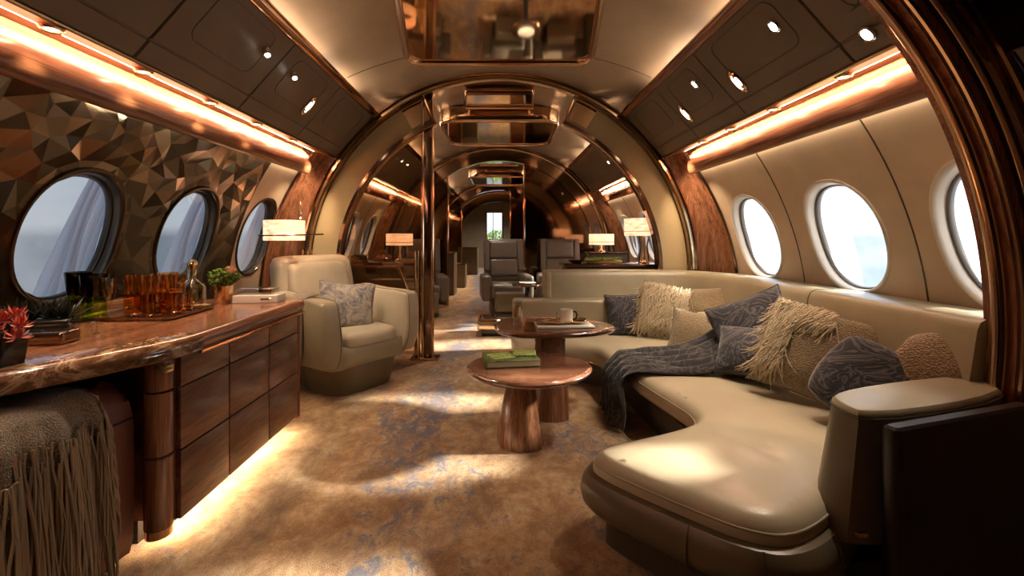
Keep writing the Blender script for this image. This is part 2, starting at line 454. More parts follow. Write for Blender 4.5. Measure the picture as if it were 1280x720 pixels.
def window(side, yc, a=.26, bb=.31, wz=1.13, curtain=False, shade=0):
    WN[0] += 1
    e = bpy.data.objects.new('window_%d' % WN[0], None); C.objects.link(e); e['kind'] = 'structure'; e.location = (side*wx(wz), yc, wz)
    N = 56
    def ring(bm, k, dx):
        o = []
        for i in range(N):
            y, z = oval(2*pi*i/N, a*k, bb*k); o.append(bm.verts.new((side*(wx(wz+z)-wx(wz)+dx), y, z)))
        return o
    def build(m, rs, nm):
        bm = B(); R = [ring(bm, k, dx) for k, dx in rs]
        for p, q in zip(R, R[1:]):
            for i in range(N): bm.faces.new((p[i], p[(i+1) % N], q[(i+1) % N], q[i]))
        obj(nm, bm, m, e, sharp=60)
    build(facet[1] if curtain else win_m, [(1.05, -.001), (1.04, -.010), (1.01, -.012), (.985, -.006), (.97, .008), (.96, .03), (.95, .048)], 'window_surround')
    build(facet[1] if curtain else darkrim, [(.952, .040), (.935, .038), (.92, .046), (.92, .06), (.96, .08)], 'window_seal')
    bm = B(); r1 = ring(bm, .945, .056); bm.faces.new(r1); obj('pane', bm, pane_m, e, smooth=False)
    if shade:
        def sf(u, v):
            y0_ = -a*.90+u*a*shade
            lim = bb*.92*sqrt(max(0, 1-(abs(y0_)/(a*.94))**2.2)); z = -lim+2*lim*v
            return (side*(wx(wz+z)-wx(wz)+.075+.004*sin(u*9)), -y0_*-1 if False else (y0_*(-1)), z)
        bm = B(); gridsurf(bm, 16, 16, sf); obj('window_blind', bm, sheer, e)
    if curtain:
        def cf(u, v):
            z = .52*a/.26*(1-2*v)*bb/.31; w = .30+.26*v
            y = a*(1.02)-u*a*2*w
            p = sin(u*38+2*sin(v*3))*.012+.008*sin(u*17+v*4)
            z = max(-bb*1.05, min(bb*1.05, z)); yy = min(y+.012*sin(v*5+u*6), a*1.02)
            return (side*(wx(wz+z)-wx(wz)+.10+p), yy, z)
        bm = B(); gridsurf(bm, 90, 26, cf); obj('sheer_curtain', bm, sheer, e)
    return e
# right wall
RW = [(2.885, 3.75, 3.31), (2.055, 2.885, 2.47), (1.40, 2.055, 1.68)]
SEC = [(4.35, 5.2, 4.78), (5.2, 6.05, 5.62), (6.05, 6.95, 6.46)]
b = B()
for y0, y1, c in RW: bay(b, 1, y0, y1, -.02, 1.74, c)
bay(b, 1, 3.75, 4.35, -.02, 1.74, None)
for y0, y1, c in SEC: bay(b, 1, y0, y1, -.02, 1.74, c)
bay(b, 1, 6.95, YE, -.02, 1.74, None); bay(b, 1, YB, 1.40, -.02, 1.74, None)
struct('wall_right', b, wall_m)
for k, (y0, y1, c) in enumerate(RW): window(1, c, shade=(.62, .75, .5)[k])
for y0, y1, c in SEC: window(1, c)
# left wall: faceted bronze panelling up to y 3.25, then the cream bay
LW = [2.0, 2.74]; LA, LB = .235, .30
b = B(); bay(b, -1, 3.25, 3.80, -.02, 1.74, 3.50, .215, .30); bay(b, -1, 3.80, 4.35, -.02, 1.74, None)
for y0, y1, c in SEC: bay(b, -1, y0, y1, -.02, 1.74, c)
bay(b, -1, 6.95, YE, -.02, 1.74, None)
struct('wall_left', b, wall_m)
def facets():
    pts, edges = [], []
    N = 40
    for c in LW:
        s = len(pts)
        for i in range(N):
            y, z = oval(2*pi*i/N, LA, LB); pts.append(Vector((c+y, 1.13+z)))
        edges += [(s+i, s+(i+1) % N) for i in range(N)]
        s = len(pts)
        for i in range(20):
            y, z = oval(2*pi*i/20, LA+.045, LB+.05); pts.append(Vector((c+y, 1.13+z)))
    nfix = len(pts)
    y = YB
    while y < 3.20:
        for z in (-.02, .3, .6, .8): pts.append(Vector((y, z)))
        y += .45
    for z in [.0, .25, .5, .7, .9, 1.05, 1.2, 1.4, 1.55, 1.74]: pts.append(Vector((3.25, z)))
    for z in [-.02, .9, 1.74]: pts.append(Vector((YB, z)))
    y = YB+.1
    while y < 3.2: pts.append(Vector((y, 1.74))); y += .19
    tries = 0; extra = []
    while tries < 9000:
        tries += 1
        q = Vector((random.uniform(.2, 3.18), .72+.99*random.random()**.7))
        ok = True
        for c in LW:
            if ((q.x-c)/(LA+.10))**2+((q.y-1.13)/(LB+.11))**2 < 1: ok = False
        md = .062+.09*max(0, 1.5-q.y)
        if ok and all((q-e).length > md for e in extra): extra.append(q)
    pts += extra
    r = delaunay_2d_cdt(pts, edges, [], 0, 1e-5)
    bm = B(); vs = []
    for i, v in enumerate(r[0]):
        src = r[3][i]; fix = src and src[0] < nfix
        h = 0 if fix or v.x > 3.2 else random.uniform(-.010, .045)*min(1, max(.18, (v.y-1.0)/.5))
        z = v.y; x = wx(z)-h; vs.append(bm.verts.new((-x, v.x, z)))
    for f in r[2]:
        cx = sum(r[0][i].x for i in f)/3; cz = sum(r[0][i].y for i in f)/3
        if any(((cx-c)/LA)**2+((cz-1.13)/LB)**2 < .93 for c in LW): continue
        try: ff = bm.faces.new([vs[i] for i in f])
        except ValueError: continue
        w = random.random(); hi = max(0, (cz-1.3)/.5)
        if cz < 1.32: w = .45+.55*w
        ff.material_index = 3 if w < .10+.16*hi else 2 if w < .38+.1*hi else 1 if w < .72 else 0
    return bm
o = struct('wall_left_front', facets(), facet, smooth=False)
# the facets read as one piece of panelling
b = B(); box(b, (0, YB-.03, 1.2), (4.3, .06, 3.2)); struct('wall_back', b, darkpanel)
window(-1, 2.0, LA, LB, curtain=True); window(-1, 2.74, LA, LB, curtain=True); window(-1, 3.50, .215, .30, curtain=True)
for y0, y1, c in SEC: window(-1, c)
TN = [0]
def trim(bm, m, **k):
    TN[0] += 1; return struct('trim_%d' % TN[0], bm, m, **k)
# panel seams
for side, ys in ((1, [2.885, 2.055, 5.2, 6.05]), (-1, [3.25, 5.2, 6.05])):
    for y in ys:
        b = B(); tube(b, [(side*(wx(z)+.001), y, z) for z in [.0+.09*i for i in range(21)]], .0045, 6); trim(b, darkrim)
# wood coves, soffits, light strips for both sides
cove = chaikin([(1.74, 1.90), (1.685, 1.88), (1.642, 1.825), (1.622, 1.765), (1.622, 1.71), (1.645, 1.670), (1.672, 1.670), (1.682, 1.69), (1.73, 1.76), (1.74, 1.90)], 3)
for side, ya, yb in ((-1, YB, 3.72), (1, 1.46, 3.72), (-1, 4.3, 6.95), (1, 4.3, 6.95), (-1, 7.2, 11.4), (1, 7.2, 11.4)):
    f = lambda p: [(side*x, z) for x, z in p]
    b = B(); sweep_y(b, f(cove), ya, yb); trim(b, wood_y, sharp=50)
    b = B(); sweep_y(b, f([(1.50, 1.852), (1.598, 1.868), (1.598, 1.90), (1.50, 1.90)]), ya, yb+.2); trim(b, wood_s)
    b = B(); sweep_y(b, f([(1.599, 1.870), (1.612, 1.874), (1.612, 1.898), (1.599, 1.898)]), ya, yb+.1); o = trim(b, led)
    b = B(); sweep_y(b, f([(1.686, 1.690), (1.698, 1.692), (1.698, 1.702), (1.686, 1.702)]), ya, yb); trim(b, led_w)
# top closing of the light pocket and backing between bin and shell
for side in (-1, 1):
    b = B(); sweep_y(b, [(side*x, z) for x, z in [(1.48, 1.90), (1.85, 1.90), (1.85, 1.93), (1.48, 1.93)]], YB, YE); trim(b, bronze)
    b = B(); sweep_y(b, [(side*x, z) for x, z in [(1.672, 1.738), (1.86, 1.70), (1.86, 1.92), (1.80, 1.92), (1.79, 1.76)]], YB, YE); trim(b, wood_y)
    b = B(); sweep_y(b, [(side*x, z) for x, z in [(1.30, 2.10), (1.70, 1.95), (1.75, 1.95), (1.40, 2.30), (1.30, 2.30)]], YB, YE); trim(b, bin_m)
# overhead bins
TX, TZ, BX, BZ = 1.14, 2.25, 1.49, 1.856
tl = sqrt((BX-TX)**2+(BZ-TZ)**2); tx, tz = (BX-TX)/tl, (BZ-TZ)/tl; nx_, nz_ = tz, -tx   # nx_ points inward for +x side
def binpt(side, t, y, h): return (side*(TX+tx*t+nx_*h), y, TZ+tz*t+nz_*h)
def make_bin(side, y0, y1, label, grp=None, handle=True, inner=None):
    yc = (y0+y1)/2
    e = thing('overhead_bin', label, 'overhead bin', (side*1.35, yc, 2.05), 0, grp)
    off = Matrix.Translation((-side*1.35, -yc, -2.05))
    g = .003
    b = B()
    pr = [(TX, TZ), (BX, BZ), (BX+.05, BZ+.04), (TX+.13, TZ-.01), (TX+.05, TZ+.01)]
    sweep_y(b, [(side*x, z) for x, z in pr], y0+g, y1-g); xf(b, b.verts, off); obj('body', b, bin_m, e, smooth=False)
    def pan(nm, t0, t1, a0, a1, h, r, m=bin_m):
        bb = B(); poly = rrect(a1-a0, t1-t0, r, 5, (a0+a1)/2, (t0+t1)/2)
        solid(bb, poly, [(0, .0005), (0, h*.5), (.003, h)], fn=lambda x, y, z: binpt(side, y, x, z)); xf(bb, bb.verts, off)
        return obj(nm, bb, m, e, sharp=30)
    pan('lower_panel', tl-.10, tl-.008, y0+.005, y1-.005, .007, .006)
    d = pan('door', .03, tl-.108, y0+.005, y1-.005, .007, .006)
    if handle:
        a0, a1 = inner or (y0+.12, y1-.14)
        bb = B(); poly = rrect(a1-a0, .26, .06, 6, (a0+a1)/2, .20)
        q = [Vector(binpt(side, y, x, .0075)) for x, y in poly]; tube(bb, q, .0022, 6, closed=True); xf(bb, bb.verts, off)
        obj('inset_seam', bb, darkrim, e)
    return e
bl = [('taupe overhead bin on left, the nearest of the row', -1.6, .9), ('second taupe bin on left, above the pink flowers', .9, 1.75),
      ('taupe bin on left above the amber glasses, with rounded inset panel', 1.75, 2.45), ('left bin with two bullet reading lights', 2.45, 3.15), ('last left bin beside the tall arch', 3.15, 3.93)]
for L, a, c in bl: make_bin(-1, a, c, L, 'overhead bins on the left')
br = [('short right bin against the dark wooden frame', 1.48, 1.80), ('right bin over the chaise, with star shaped reading light', 1.80, 2.58),
      ('right bin with oval brass light fitting over middle window', 2.58, 3.20), ('last right bin beside the tall arch', 3.20, 3.93)]
for L, a, c in br: make_bin(1, a, c, L, 'overhead bins on the right')
for side, s in ((-1, 'left'), (1, 'right')):
    make_bin(side, 4.1, 5.5, 'bin behind the tall arch on the %s' % s, 'bins beyond the arch')
    make_bin(side, 5.5, 6.95, 'far bin on the %s next to second arch' % s, 'bins beyond the arch')
# copper-wood mouldings above the bins, plus upward light behind them
for side, ya, yb in ((-1, YB, 3.93), (1, 1.50, 3.93), (-1, 4.1, 6.95), (1, 4.1, 6.95), (-1, 7.2, 11.4), (1, 7.2, 11.4)):
    b = B(); sweep_y(b, chaikin([(side*x, z) for x, z in [(1.115, 2.235), (1.155, 2.215), (1.175, 2.25), (1.165, 2.285), (1.135, 2.292), (1.112, 2.27)]], 2), ya, yb)
    trim(b, wood_y if side > 0 else copper)
    b = B(); tube(b, [(side*1.112, ya, 2.262), (side*1.112, yb, 2.262)], .008, 8); trim(b, copper)
    b = B(); tube(b, [(side*1.492, ya, 1.852), (side*1.492, yb, 1.852)], .009, 8); trim(b, gold)
    y = ya+.05 if side < 0 else ya+.2
    y = max(y, .2)
    while y < yb-.2:
        y2 = min(y+.75, yb-.25)
        if y2-y > .2:
            b = B(); box(b, (side*1.25, (y+y2)/2, 2.272), (.03, y2-y, .012)); trim(b, led_c)
        y += 1.0
    b = B(); sweep_y(b, [(side*x, z) for x, z in [(1.16, 2.25), (1.42, 2.25), (1.42, 2.262), (1.16, 2.262)]], ya, yb); trim(b, ceil_m)
# downlights in the soffits
dproto = None
LBL = ['first', 'second', 'third', 'fourth', 'fifth', 'sixth']
def downlight(x, y, z, label, grp):
    global dproto
    if dproto is None:
        e = thing('downlight', label, 'downlight', (x, y, z), 0, grp)
        b = B(); lathe(b, [(.034, .010), (.036, 0), (.030, -.007), (.022, -.004), (.021, .004)], seg=28); obj('trim_ring', b, gold, e)
        b = B(); lathe(b, [(.0, .001), (.021, .001), (.021, .004), (0, .004)], seg=24, cap=False); obj('lens', b, lampglow, e)
        dproto = e; return e
    e = dup(dproto, (x, y, z), None, label); e['group'] = grp; return e
for i, y in enumerate([1.50, 1.89, 2.33, 2.77, 3.25]):
    downlight(-1.555, y, 1.852, '%s recessed brass downlight from the near end of left cove' % LBL[i], 'downlights in the left cove')
for i, y in enumerate([1.95, 2.45, 2.90, 3.30]):
    downlight(1.555, y, 1.852, '%s recessed brass downlight from the near end of right cove' % LBL[i], 'downlights in the right cove')
# ceiling seams
for y in (3.41, 2.05, 1.2):
    b = B(); tube(b, [(-1.2+2.4*i/60, y, ceil_z(-1.2+2.4*i/60, y)-.001) for i in range(61)], .003, 6); trim(b, darkrim)

# ------------------------------------------------------------------ arches
AF = -28
def arch(Y, first=False):
    b = B(); band(b, 1.775, 2.25, Y, Y+.05, AF-3, 180-AF+3); trim(b, bronze)
    b = B(); tube(b, arc(1.795, AF, 180-AF, 96, Y-.012), .022, 10); trim(b, copper if first else bronze)
    b = B(); band(b, 1.735, 1.775, Y-.045, Y+.02, AF, 180-AF); trim(b, bronze)
    b = B(); tube(b, arc(1.738, AF, 180-AF, 96, Y-.045), .009, 8); trim(b, gold)
arch(3.95, True)
b = B(); band(b, 1.750, 1.762, 3.900, 3.906, AF, 180-AF); trim(b, gold)
# linen covered inner reveal, broken at the top
YR = 4.0
for a0, a1 in ((AF, 66.5), (113.5, 180-AF)):
    b = B(); band(b, 1.50, 1.745, YR-.01, YR+.05, a0, a1); trim(b, linen)
    b = B(); band(b, 1.46, 1.50, YR-.045, YR+.06, a0, a1 if a0 < 0 else a1); trim(b, bronze)
    b = B(); tube(b, arc(1.462, a0, a1, 64, YR-.045), .011, 8); trim(b, copper)
    b = B(); tube(b, arc(1.735, a0, a1, 64, YR-.02), .008, 8); trim(b, copper)
    ae = 66.5 if a0 < 0 else 113.5; c, s = cos(rad(ae)), sin(rad(ae))
    b = B(); tube(b, [(1.46*c, YR-.035, AZ+1.46*s), (1.74*c, YR-.035, AZ+1.74*s)], .012, 8); trim(b, copper)
    # small mirror plate at the end of the reveal
    b = B(); band(b, 1.53, 1.72, YR-.018, YR-.008, ae-8 if a0 < 0 else ae+1, ae-1 if a0 < 0 else ae+8, 10); trim(b, mirror)
arch(7.07)
b = B(); band(b, 1.55, 1.74, 7.05, 7.15, AF, 180-AF); trim(b, bronze)
arch(11.5)
arch(14.0)
b = B(); band(b, 1.45, 1.74, 14.0, 14.1, AF, 180-AF); trim(b, copper)
b = B(); band(b, 1.55, 1.74, 11.48, 11.6, AF, 180-AF); trim(b, bronze)
# curved walnut returns between arch and window wall
def wood_return(side):
    def f(u, v):
        z = .0+1.86*v; s = u
        xa = sqrt(max(.3, 1.815**2-(z-AZ)**2)); xw = wx(z)-.012
        y = 3.70+.24*sin(s*pi/2)
        x = xw+(xa-xw)*(1-cos(s*pi/2))
        return (side*x, y, z)
    b = B(); gridsurf(b, 14, 24, f); trim(b, wood_z)
    b = B(); tube(b, [Vector(f(0, v/24))+Vector((0, -.005, 0)) for v in range(25)], .011, 8); trim(b, bronze)
wood_return(1); wood_return(-1)
def wood_return2(side, ya, yb):
    b = B(); gridsurf(b, 3, 20, lambda u, v: (side*(wx(1.86*v)-.03*1-.12*u), ya+(yb-ya)*u, 1.86*v)); trim(b, wood_z)
for s in (-1, 1): wood_return2(s, 4.10, 4.32); wood_return2(s, 6.75, 7.02)
# tinted glass partition and bronze post on the left of the aisle
def glass_poly():
    p = [(-.66, 0.0)] + [(-.66, AZ+sqrt(1.745**2-.66**2))]
    for i in range(26):
        a = rad(113+ (208-113)*i/25); R = 1.70 if i < 2 else 1.48
        p.append((R*cos(a), max(0.0, AZ+R*sin(a))))
    q = []
    for v in p:
        if not q or (Vector(v)-Vector(q[-1])).length > 1e-3: q.append(v)
    return q
gp = thing('glass_partition', 'bronze tinted glass partition behind the cream armchair', 'partition', (-.66, 4.03, 0))
b = B(); vs = [b.verts.new((x+.66, 0, z)) for x, z in glass_poly()]; b.faces.new(vs); obj('glass_pane', b, part_m, gp, smooth=False)
b = B(); zt = AZ+sqrt(1.77**2-.66**2)
box(b, (.0, -.02, zt/2), (.075, .05, zt), .012); obj('post', b, bronze, gp)
for dx in (-.045, .045):
    b = B(); tube(b, [(dx, -.045, 0), (dx, -.045, zt-.01)], .014, 10); obj('edge_rod', b, copper, gp)
b = B(); tube(b, [(-.10, -.02, 0), (-.10, -.02, 1.0)], .028, 14); obj('lower_column', b, gold, gp)
b = B(); box(b, (-.02, -.03, .012), (.26, .14, .024), .006); obj('foot_plate', b, copper, gp)
# dark mirror panels flanking the far doorways
def flank(Y, xd0, xd1, names):
    for xs, L in ((-1, names[0]), (1, names[1])):
        poly = []
        xe = xd0 if xs < 0 else xd1
        amax = math.degrees(math.acos(max(-1, min(1, xe/1.60))))
        pts = [(xe, 0)]
        for i in range(31):
            a = amax+(((180-AF) if xs < 0 else AF)-amax)*i/30; pts.append((1.60*cos(rad(a)), max(0, AZ+1.60*sin(rad(a)))))
        q = []
        for v in pts:
            if not q or (Vector(v)-Vector(q[-1])).length > 1e-3: q.append(v)
        t = thing('mirror_panel', L, 'panel', (xe, Y+.02, 0))
        b = B(); f0 = [b.verts.new((x-xe, 0, z)) for x, z in q]; f1 = [b.verts.new((x-xe, .03, z)) for x, z in q]
        b.faces.new(f0); b.faces.new(f1[::-1])
        for i in range(len(q)): b.faces.new((f0[i], f0[(i+1) % len(q)], f1[(i+1) % len(q)], f1[i]))
        obj('mirror_sheet', b, mirror_d, t, smooth=False)
        zt = AZ+1.6*sin(rad(amax)); b = B(); tube(b, [(0, -.01, 0), (0, -.01, zt)], .016, 10); obj('edge_rod', b, copper, t)
flank(7.07, -.84, .41, ('smoked mirror panel left of the first far doorway', 'smoked mirror panel right of the first far doorway'))
flank(11.5, -1.0, .30, ('dark mirror panel left of the furthest doorway', 'dark mirror panel right of the furthest doorway'))
# end wall with the bright opening
b = B()
for c, s in (((-1.25, 16.02, 1.2), (1.6, .06, 3)), ((1.3, 16.02, 1.2), (2.4, .06, 3)), ((-.17, 16.02, 2.5), (.6, .06, .95)), ((-.17, 16.02, .35), (.6, .06, .7))): box(b, c, s)
struct('wall_far', b, bin_m)
e = bpy.data.objects.new('door_1', None); C.objects.link(e); e['kind'] = 'structure'; e.location = (-.17, 16.0, 0)
b = B()
for x in (-.30, .31): box(b, (x, 0, 1.35), (.03, .05, 1.35))
box(b, (0, 0, 2.03), (.6, .05, .03)); box(b, (0, 0, .70), (.6, .05, .03)); obj('door_frame', b, copper, e)
b = B(); box(b, (0, .02, 1.36), (.58, .008, 1.3)); obj('pane', b, pane_m, e)
b = B(); box(b, (-.06, -.01, 1.36), (.02, .04, 1.3)); obj('mullion', b, bronze, e)
b = B()
for i in range(900):
    u, v, w = [random.gauss(0, 1) for _ in range(3)]; l = sqrt(u*u+v*v+w*w); k = random.uniform(.75, 1)
    p = Vector((-.05+.75*u/l*k, 17.6+.5*v/l*k, .85+.55*w/l*k)); n = Vector((random.gauss(0, 1), random.gauss(0, 1), random.gauss(0, 1))).normalized(); m_ = n.orthogonal().normalized()*.06; q = n.cross(m_)
    b.faces.new([b.verts.new(p+m_), b.verts.new(p+q*.6), b.verts.new(p-m_), b.verts.new(p-q*.6)])
tube(b, [(-.05, 17.6, 0), (-.05, 17.6, .8)], .03, 8)
brt = m_plain('bright_leaf', (.28, .42, .06), .6)  # even bright green, shared by the bush and the moss
tag(obj('bush', b, brt, smooth=False), 'bright green leafy bush glimpsed outside the far end door', 'bush')
# dark wooden frame on the right, near the camera
YN = 1.44
def rband(R0, R1, y0, y1, m, a0=-30, a1=72): b = B(); band(b, R0, R1, y0, y1, a0, a1, 60); return trim(b, m, sharp=40)
rband(1.715, 1.885, YN-.01, YN+.09, wood_z)
b = B(); tube(b, arc(1.705, -30, 72, 60, YN+.03), .022, 12); trim(b, copper)
b = B(); tube(b, arc(1.735, -30, 72, 60, YN-.012), .010, 8); trim(b, copper)
b = B(); tube(b, arc(1.80, -30, 72, 60, YN-.02), .028, 12); trim(b, bronze)
b = B(); tube(b, arc(1.885, -30, 72, 60, YN-.014), .014, 8); trim(b, copper)
rband(1.885, 2.8, YN-.03, YN+.04, black)
b = B(); box(b, (1.89, 1.49, 1.9), (.02, .02, .2)); b.free()

# ------------------------------------------------------------------ ceiling mirrors
def taper_poly(y0, y1, w0, w1, r):
    p = []
    for sx, y, w, a0 in ((1, y1, w1, 0), (-1, y1, w1, 90), (-1, y0, w0, 180), (1, y0, w0, 270)):
        sy = 1 if y == y1 else -1
        for i in range(8):
            a = rad(a0+90*i/7); p.append((sx*(w-r)+r*cos(a), y-sy*r+r*sin(a)))
    return p
def ceil_mirror(y0, y1, w0, w1, r, z, label, fr=.045, dep=.16, tilt=0):
    yc = (y0+y1)/2
    t = thing('ceiling_mirror', label, 'ceiling mirror', (0, yc, z)); t.rotation_euler.x = rad(tilt)
    P = taper_poly(y0-yc, y1-yc, w0, w1, r)
    b = B(); solid(b, P, [(0, dep), (0, .02), (.008, .004), (fr*.5, -.014), (fr*.85, -.008), (fr, .006), (fr, .02)], bottom=False); b.faces.ensure_lookup_table()
    obj('frame', b, copper, t, sharp=60)
    Q = inset(P, fr-.002); b = B(); b.faces.new([b.verts.new((x, y, .012)) for x, y in Q]); obj('mirror_glass', b, mirror, t, smooth=False)
ceil_mirror(1.75, 3.14, .52, .67, .14, 2.42, 'large copper framed mirror panel on ceiling nearest the camera', .05, .13, -4)
ceil_mirror(4.12, 4.60, .34, .38, .03, 2.50, 'small rectangular ceiling mirror just behind the tall arch', .03, .10)
ceil_mirror(4.80, 6.15, .70, .72, .22, 2.42, 'oval ended ceiling mirror between the two arches', .06)
ceil_mirror(7.6, 8.2, .36, .38, .03, 2.48, 'small rectangular ceiling mirror past the second arch', .03, .12)
ceil_mirror(9.0, 10.6, .66, .66, .22, 2.38, 'furthest oval ended ceiling mirror', .06)

# ------------------------------------------------------------------ reading lights on the bins
def reading(side, y, t, label, kind, aim=(0, 0, -1)):
    p = binpt(side, t, y, .010)
    e = thing('reading_light', label, 'reading light', p, 0, 'reading lights on the bins')
    n = Vector((side*nx_, 0, nz_)); q = n.to_track_quat('Z', 'Y').to_matrix().to_4x4()
    if kind == 'bullet':
        b = B(); lathe(b, [(.010, -.002), (.020, .0), (.022, .02), (.018, .035), (.0, .036)], seg=20); xf(b, b.verts, Matrix.Rotation(.5, 4, 'Y') @ q); obj('housing', b, chrome, e)
        b = B(); lathe(b, [(0, .037), (.013, .037), (.011, .043), (0, .045)], seg=16, cap=False); xf(b, b.verts, Matrix.Rotation(.5, 4, 'Y') @ q); obj('lens', b, spotglow, e)
    else:
        L = .075 if kind == 'oval' else .035
        b = B(); lathe(b, [(L, -.001), (L*1.02, .006), (L*.85, .014), (L*.7, .009), (L*.66, .002)], seg=32, sx=.48 if kind == 'oval' else .8); xf(b, b.verts, q); obj('bezel', b, copper if kind == 'oval' else chrome, e)
        b = B(); r = L*.4 if kind == 'oval' else L*.62; lathe(b, [(0, .012), (r*.6, .010), (r, .003)], seg=24, sx=.7, cap=False); xf(b, b.verts, q); obj('lens', b, spotglow, e)
    return Vector(p)
def tat(x): return (x-TX)/tx
reading(-1, 2.285, tat(1.245), 'chrome bullet reading light on left bin, the nearer of the pair', 'bullet')
reading(-1, 2.60, tat(1.250), 'chrome bullet reading light on left bin, the farther of the pair', 'bullet')
reading(-1, 2.98, tat(1.325), 'oval copper reading light on the left bin near the arch', 'oval')
reading(1, 1.98, tat(1.27), 'small round reading light on right bin over the chaise', 'round')
reading(1, 1.667, tat(1.432), 'brightest round reading light beside the dark wooden frame', 'round')
reading(1, 2.76, tat(1.26), 'small round reading light high on the right bin, middle of row', 'round')
reading(1, 2.43, tat(1.353), 'large oval copper reading light on the right bin', 'oval')
reading(1, 3.09, tat(1.345), 'oval copper light on the right bin close to the arch', 'oval')
reading(1, 5.2, tat(1.33), 'bright reading light on the bin beyond the arch at right', 'round')

# ------------------------------------------------------------------ sofa
sofa = thing('sofa', 'long curved cream leather sofa with chaise under the right windows', 'sofa', (1.2, 2.6, 0))
SO = Matrix.Translation((-1.2, -2.6, 0))
def spart(nm, b, m, **k): xf(b, b.verts, SO); return obj(nm, b, m, sofa, **k)
frontA = [(1.30, 1.46), (1.12, 1.40), (.97, 1.27), (.80, 1.185), (.69, 1.215), (.60, 1.29), (.475, 1.41), (.37, 1.52), (.335, 1.60), (.40, 1.665), (.60, 1.745), (.76, 1.82),
          (.855, 1.885), (.885, 1.97), (.865, 2.10), (.82, 2.30), (.785, 2.48), (.785, 2.70)]
polyA = chaikin(frontA+[(1.70, 2.70), (1.74, 1.52)], 2)
frontB = [(.76, 2.72), (.735, 2.95), (.72, 3.10), (.66, 3.20), (.50, 3.25), (.30, 3.26), (.16, 3.29), (.11, 3.38), (.10, 3.55), (.10, 3.80)]
polyB = chaikin(frontB+[(1.70, 3.80), (1.72, 2.72)], 2)
def hA(x, y, d):
    h = .020*(1-math.exp(-d/.10))
    # soft dimple left by someone sitting, with a fold running to it
    dx, dy = x-.80, y-1.52; h -= .012*math.exp(-(dx*dx/.02+dy*dy/.01)); 
    dx, dy = x-1.02, y-1.56; h += .026*math.exp(-(dx*dx/.02+dy*dy/.012))
    u = (x-.93)*.35-(y-1.60)*.94; w = (x-.93)*.94+(y-1.60)*.35
    h -= .013*math.exp(-(w/.028)**2)*math.exp(-(u/.11)**4)
    h += .003*noise.noise(Vector((x*5, y*5, 0)))
    return h
def hB(x, y, d): return .022*(1-math.exp(-d/.10))+.003*noise.noise(Vector((x*5, y*5, 3)))
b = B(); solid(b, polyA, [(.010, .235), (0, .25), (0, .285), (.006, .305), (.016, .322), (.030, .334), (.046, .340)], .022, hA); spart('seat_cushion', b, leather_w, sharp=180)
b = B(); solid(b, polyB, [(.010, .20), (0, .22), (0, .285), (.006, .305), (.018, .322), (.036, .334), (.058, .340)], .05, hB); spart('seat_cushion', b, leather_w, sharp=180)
b = B(); tube(b, [(x, y, .302) for x, y in inset(polyA, .003)], .0035, 6, closed=True); spart('piping', b, leather)
rim = chaikin([(x, y) for x, y in frontA[:9]]+[(.42, 1.70), (.80, 1.90), (1.6, 2.0), (1.72, 1.52)], 2)
b = B(); solid(b, rim, [(.02, .13), (-.015, .14), (-.040, .17), (-.048, .205), (-.040, .24), (-.022, .265), (.0, .272), (.03, .26)]); spart('bumper_rim', b, olive)
for i in (7, 13, 19):
    p = inset(rim, -.050)[i]; q = inset(rim, -.02)[i]
    b = B(); tube(b, [(q[0], q[1], .135), (*inset(rim, -.043)[i], .17), (p[0], p[1], .205), (*inset(rim, -.042)[i], .24), (*inset(rim, -.022)[i], .268)], .003, 6); spart('seam', b, darkbase)
baseA = inset(rim, .045)
b = B(); solid(b, baseA, [(.01, 0), (0, .01), (0, .15)]); spart('base', b, darkbase)
full = chaikin([(.86, 1.95), (.90, 2.1), (.85, 2.5), (.83, 2.9), (.80, 3.12), (.68, 3.28), (.5, 3.34), (.22, 3.36), (.18, 3.45), (.18, 3.78), (1.74, 3.80), (1.80, 3.5), (1.80, 1.6), (1.0, 1.9)], 2)
b = B(); solid(b, full, [(.05, 0), (.05, .10), (.0, .11), (0, .21)]); spart('plinth', b, darkbase)
b = B(); tube(b, [(x, y, .208) for x, y in inset(polyB, -.001)[:30]], .006, 6); spart('trim_strip', b, gold)
# backrest
path = chaikin([(.40, 3.62), (1.30, 3.62), (1.56, 3.52), (1.62, 3.25), (1.62, 1.52)], 3, closed=False)
path = [path[0]]+[p for i, p in enumerate(path[1:]) if (Vector(p)-Vector(path[i])).length > 1e-4]
bp = [(0, .30), (-.01, .33), (.005, .45), (.03, .60), (.05, .72), (.062, .80), (.075, .828), (.10, .842), (.15, .846), (.20, .843), (.215, .83), (.22, .30)]
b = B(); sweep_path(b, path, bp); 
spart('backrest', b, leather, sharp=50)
b = B(); sweep_path(b, path, [(.20, .60), (.40, .60), (.405, .826), (.20, .832)]); spart('back_ledge', b, leather)
for i in (len(path)//2+10, ):
    pass
for yy in (3.2, 2.35):
    b = B(); tube(b, [(1.62+o-.001, yy, z) for o, z in bp[1:10]], .003, 6); spart('seam', b, olive)
b = B(); box(b, (.62, 3.565, .475), (1.02, .17, .29), .035, 4); spart('back_bolster', b, leather)
b = B(); box(b, (.41, 3.70, .60), (.05, .20, .48), .02, 4); spart('backrest_end', b, leather)
# mid armrest
b = B(); box(b, (0, 0, 0), (.34, .20, .26), .045, 5, Matrix.Translation((1.55, 2.98, .475)) @ Matrix.Rotation(.15, 4, 'Z')); spart('middle_armrest', b, leather)
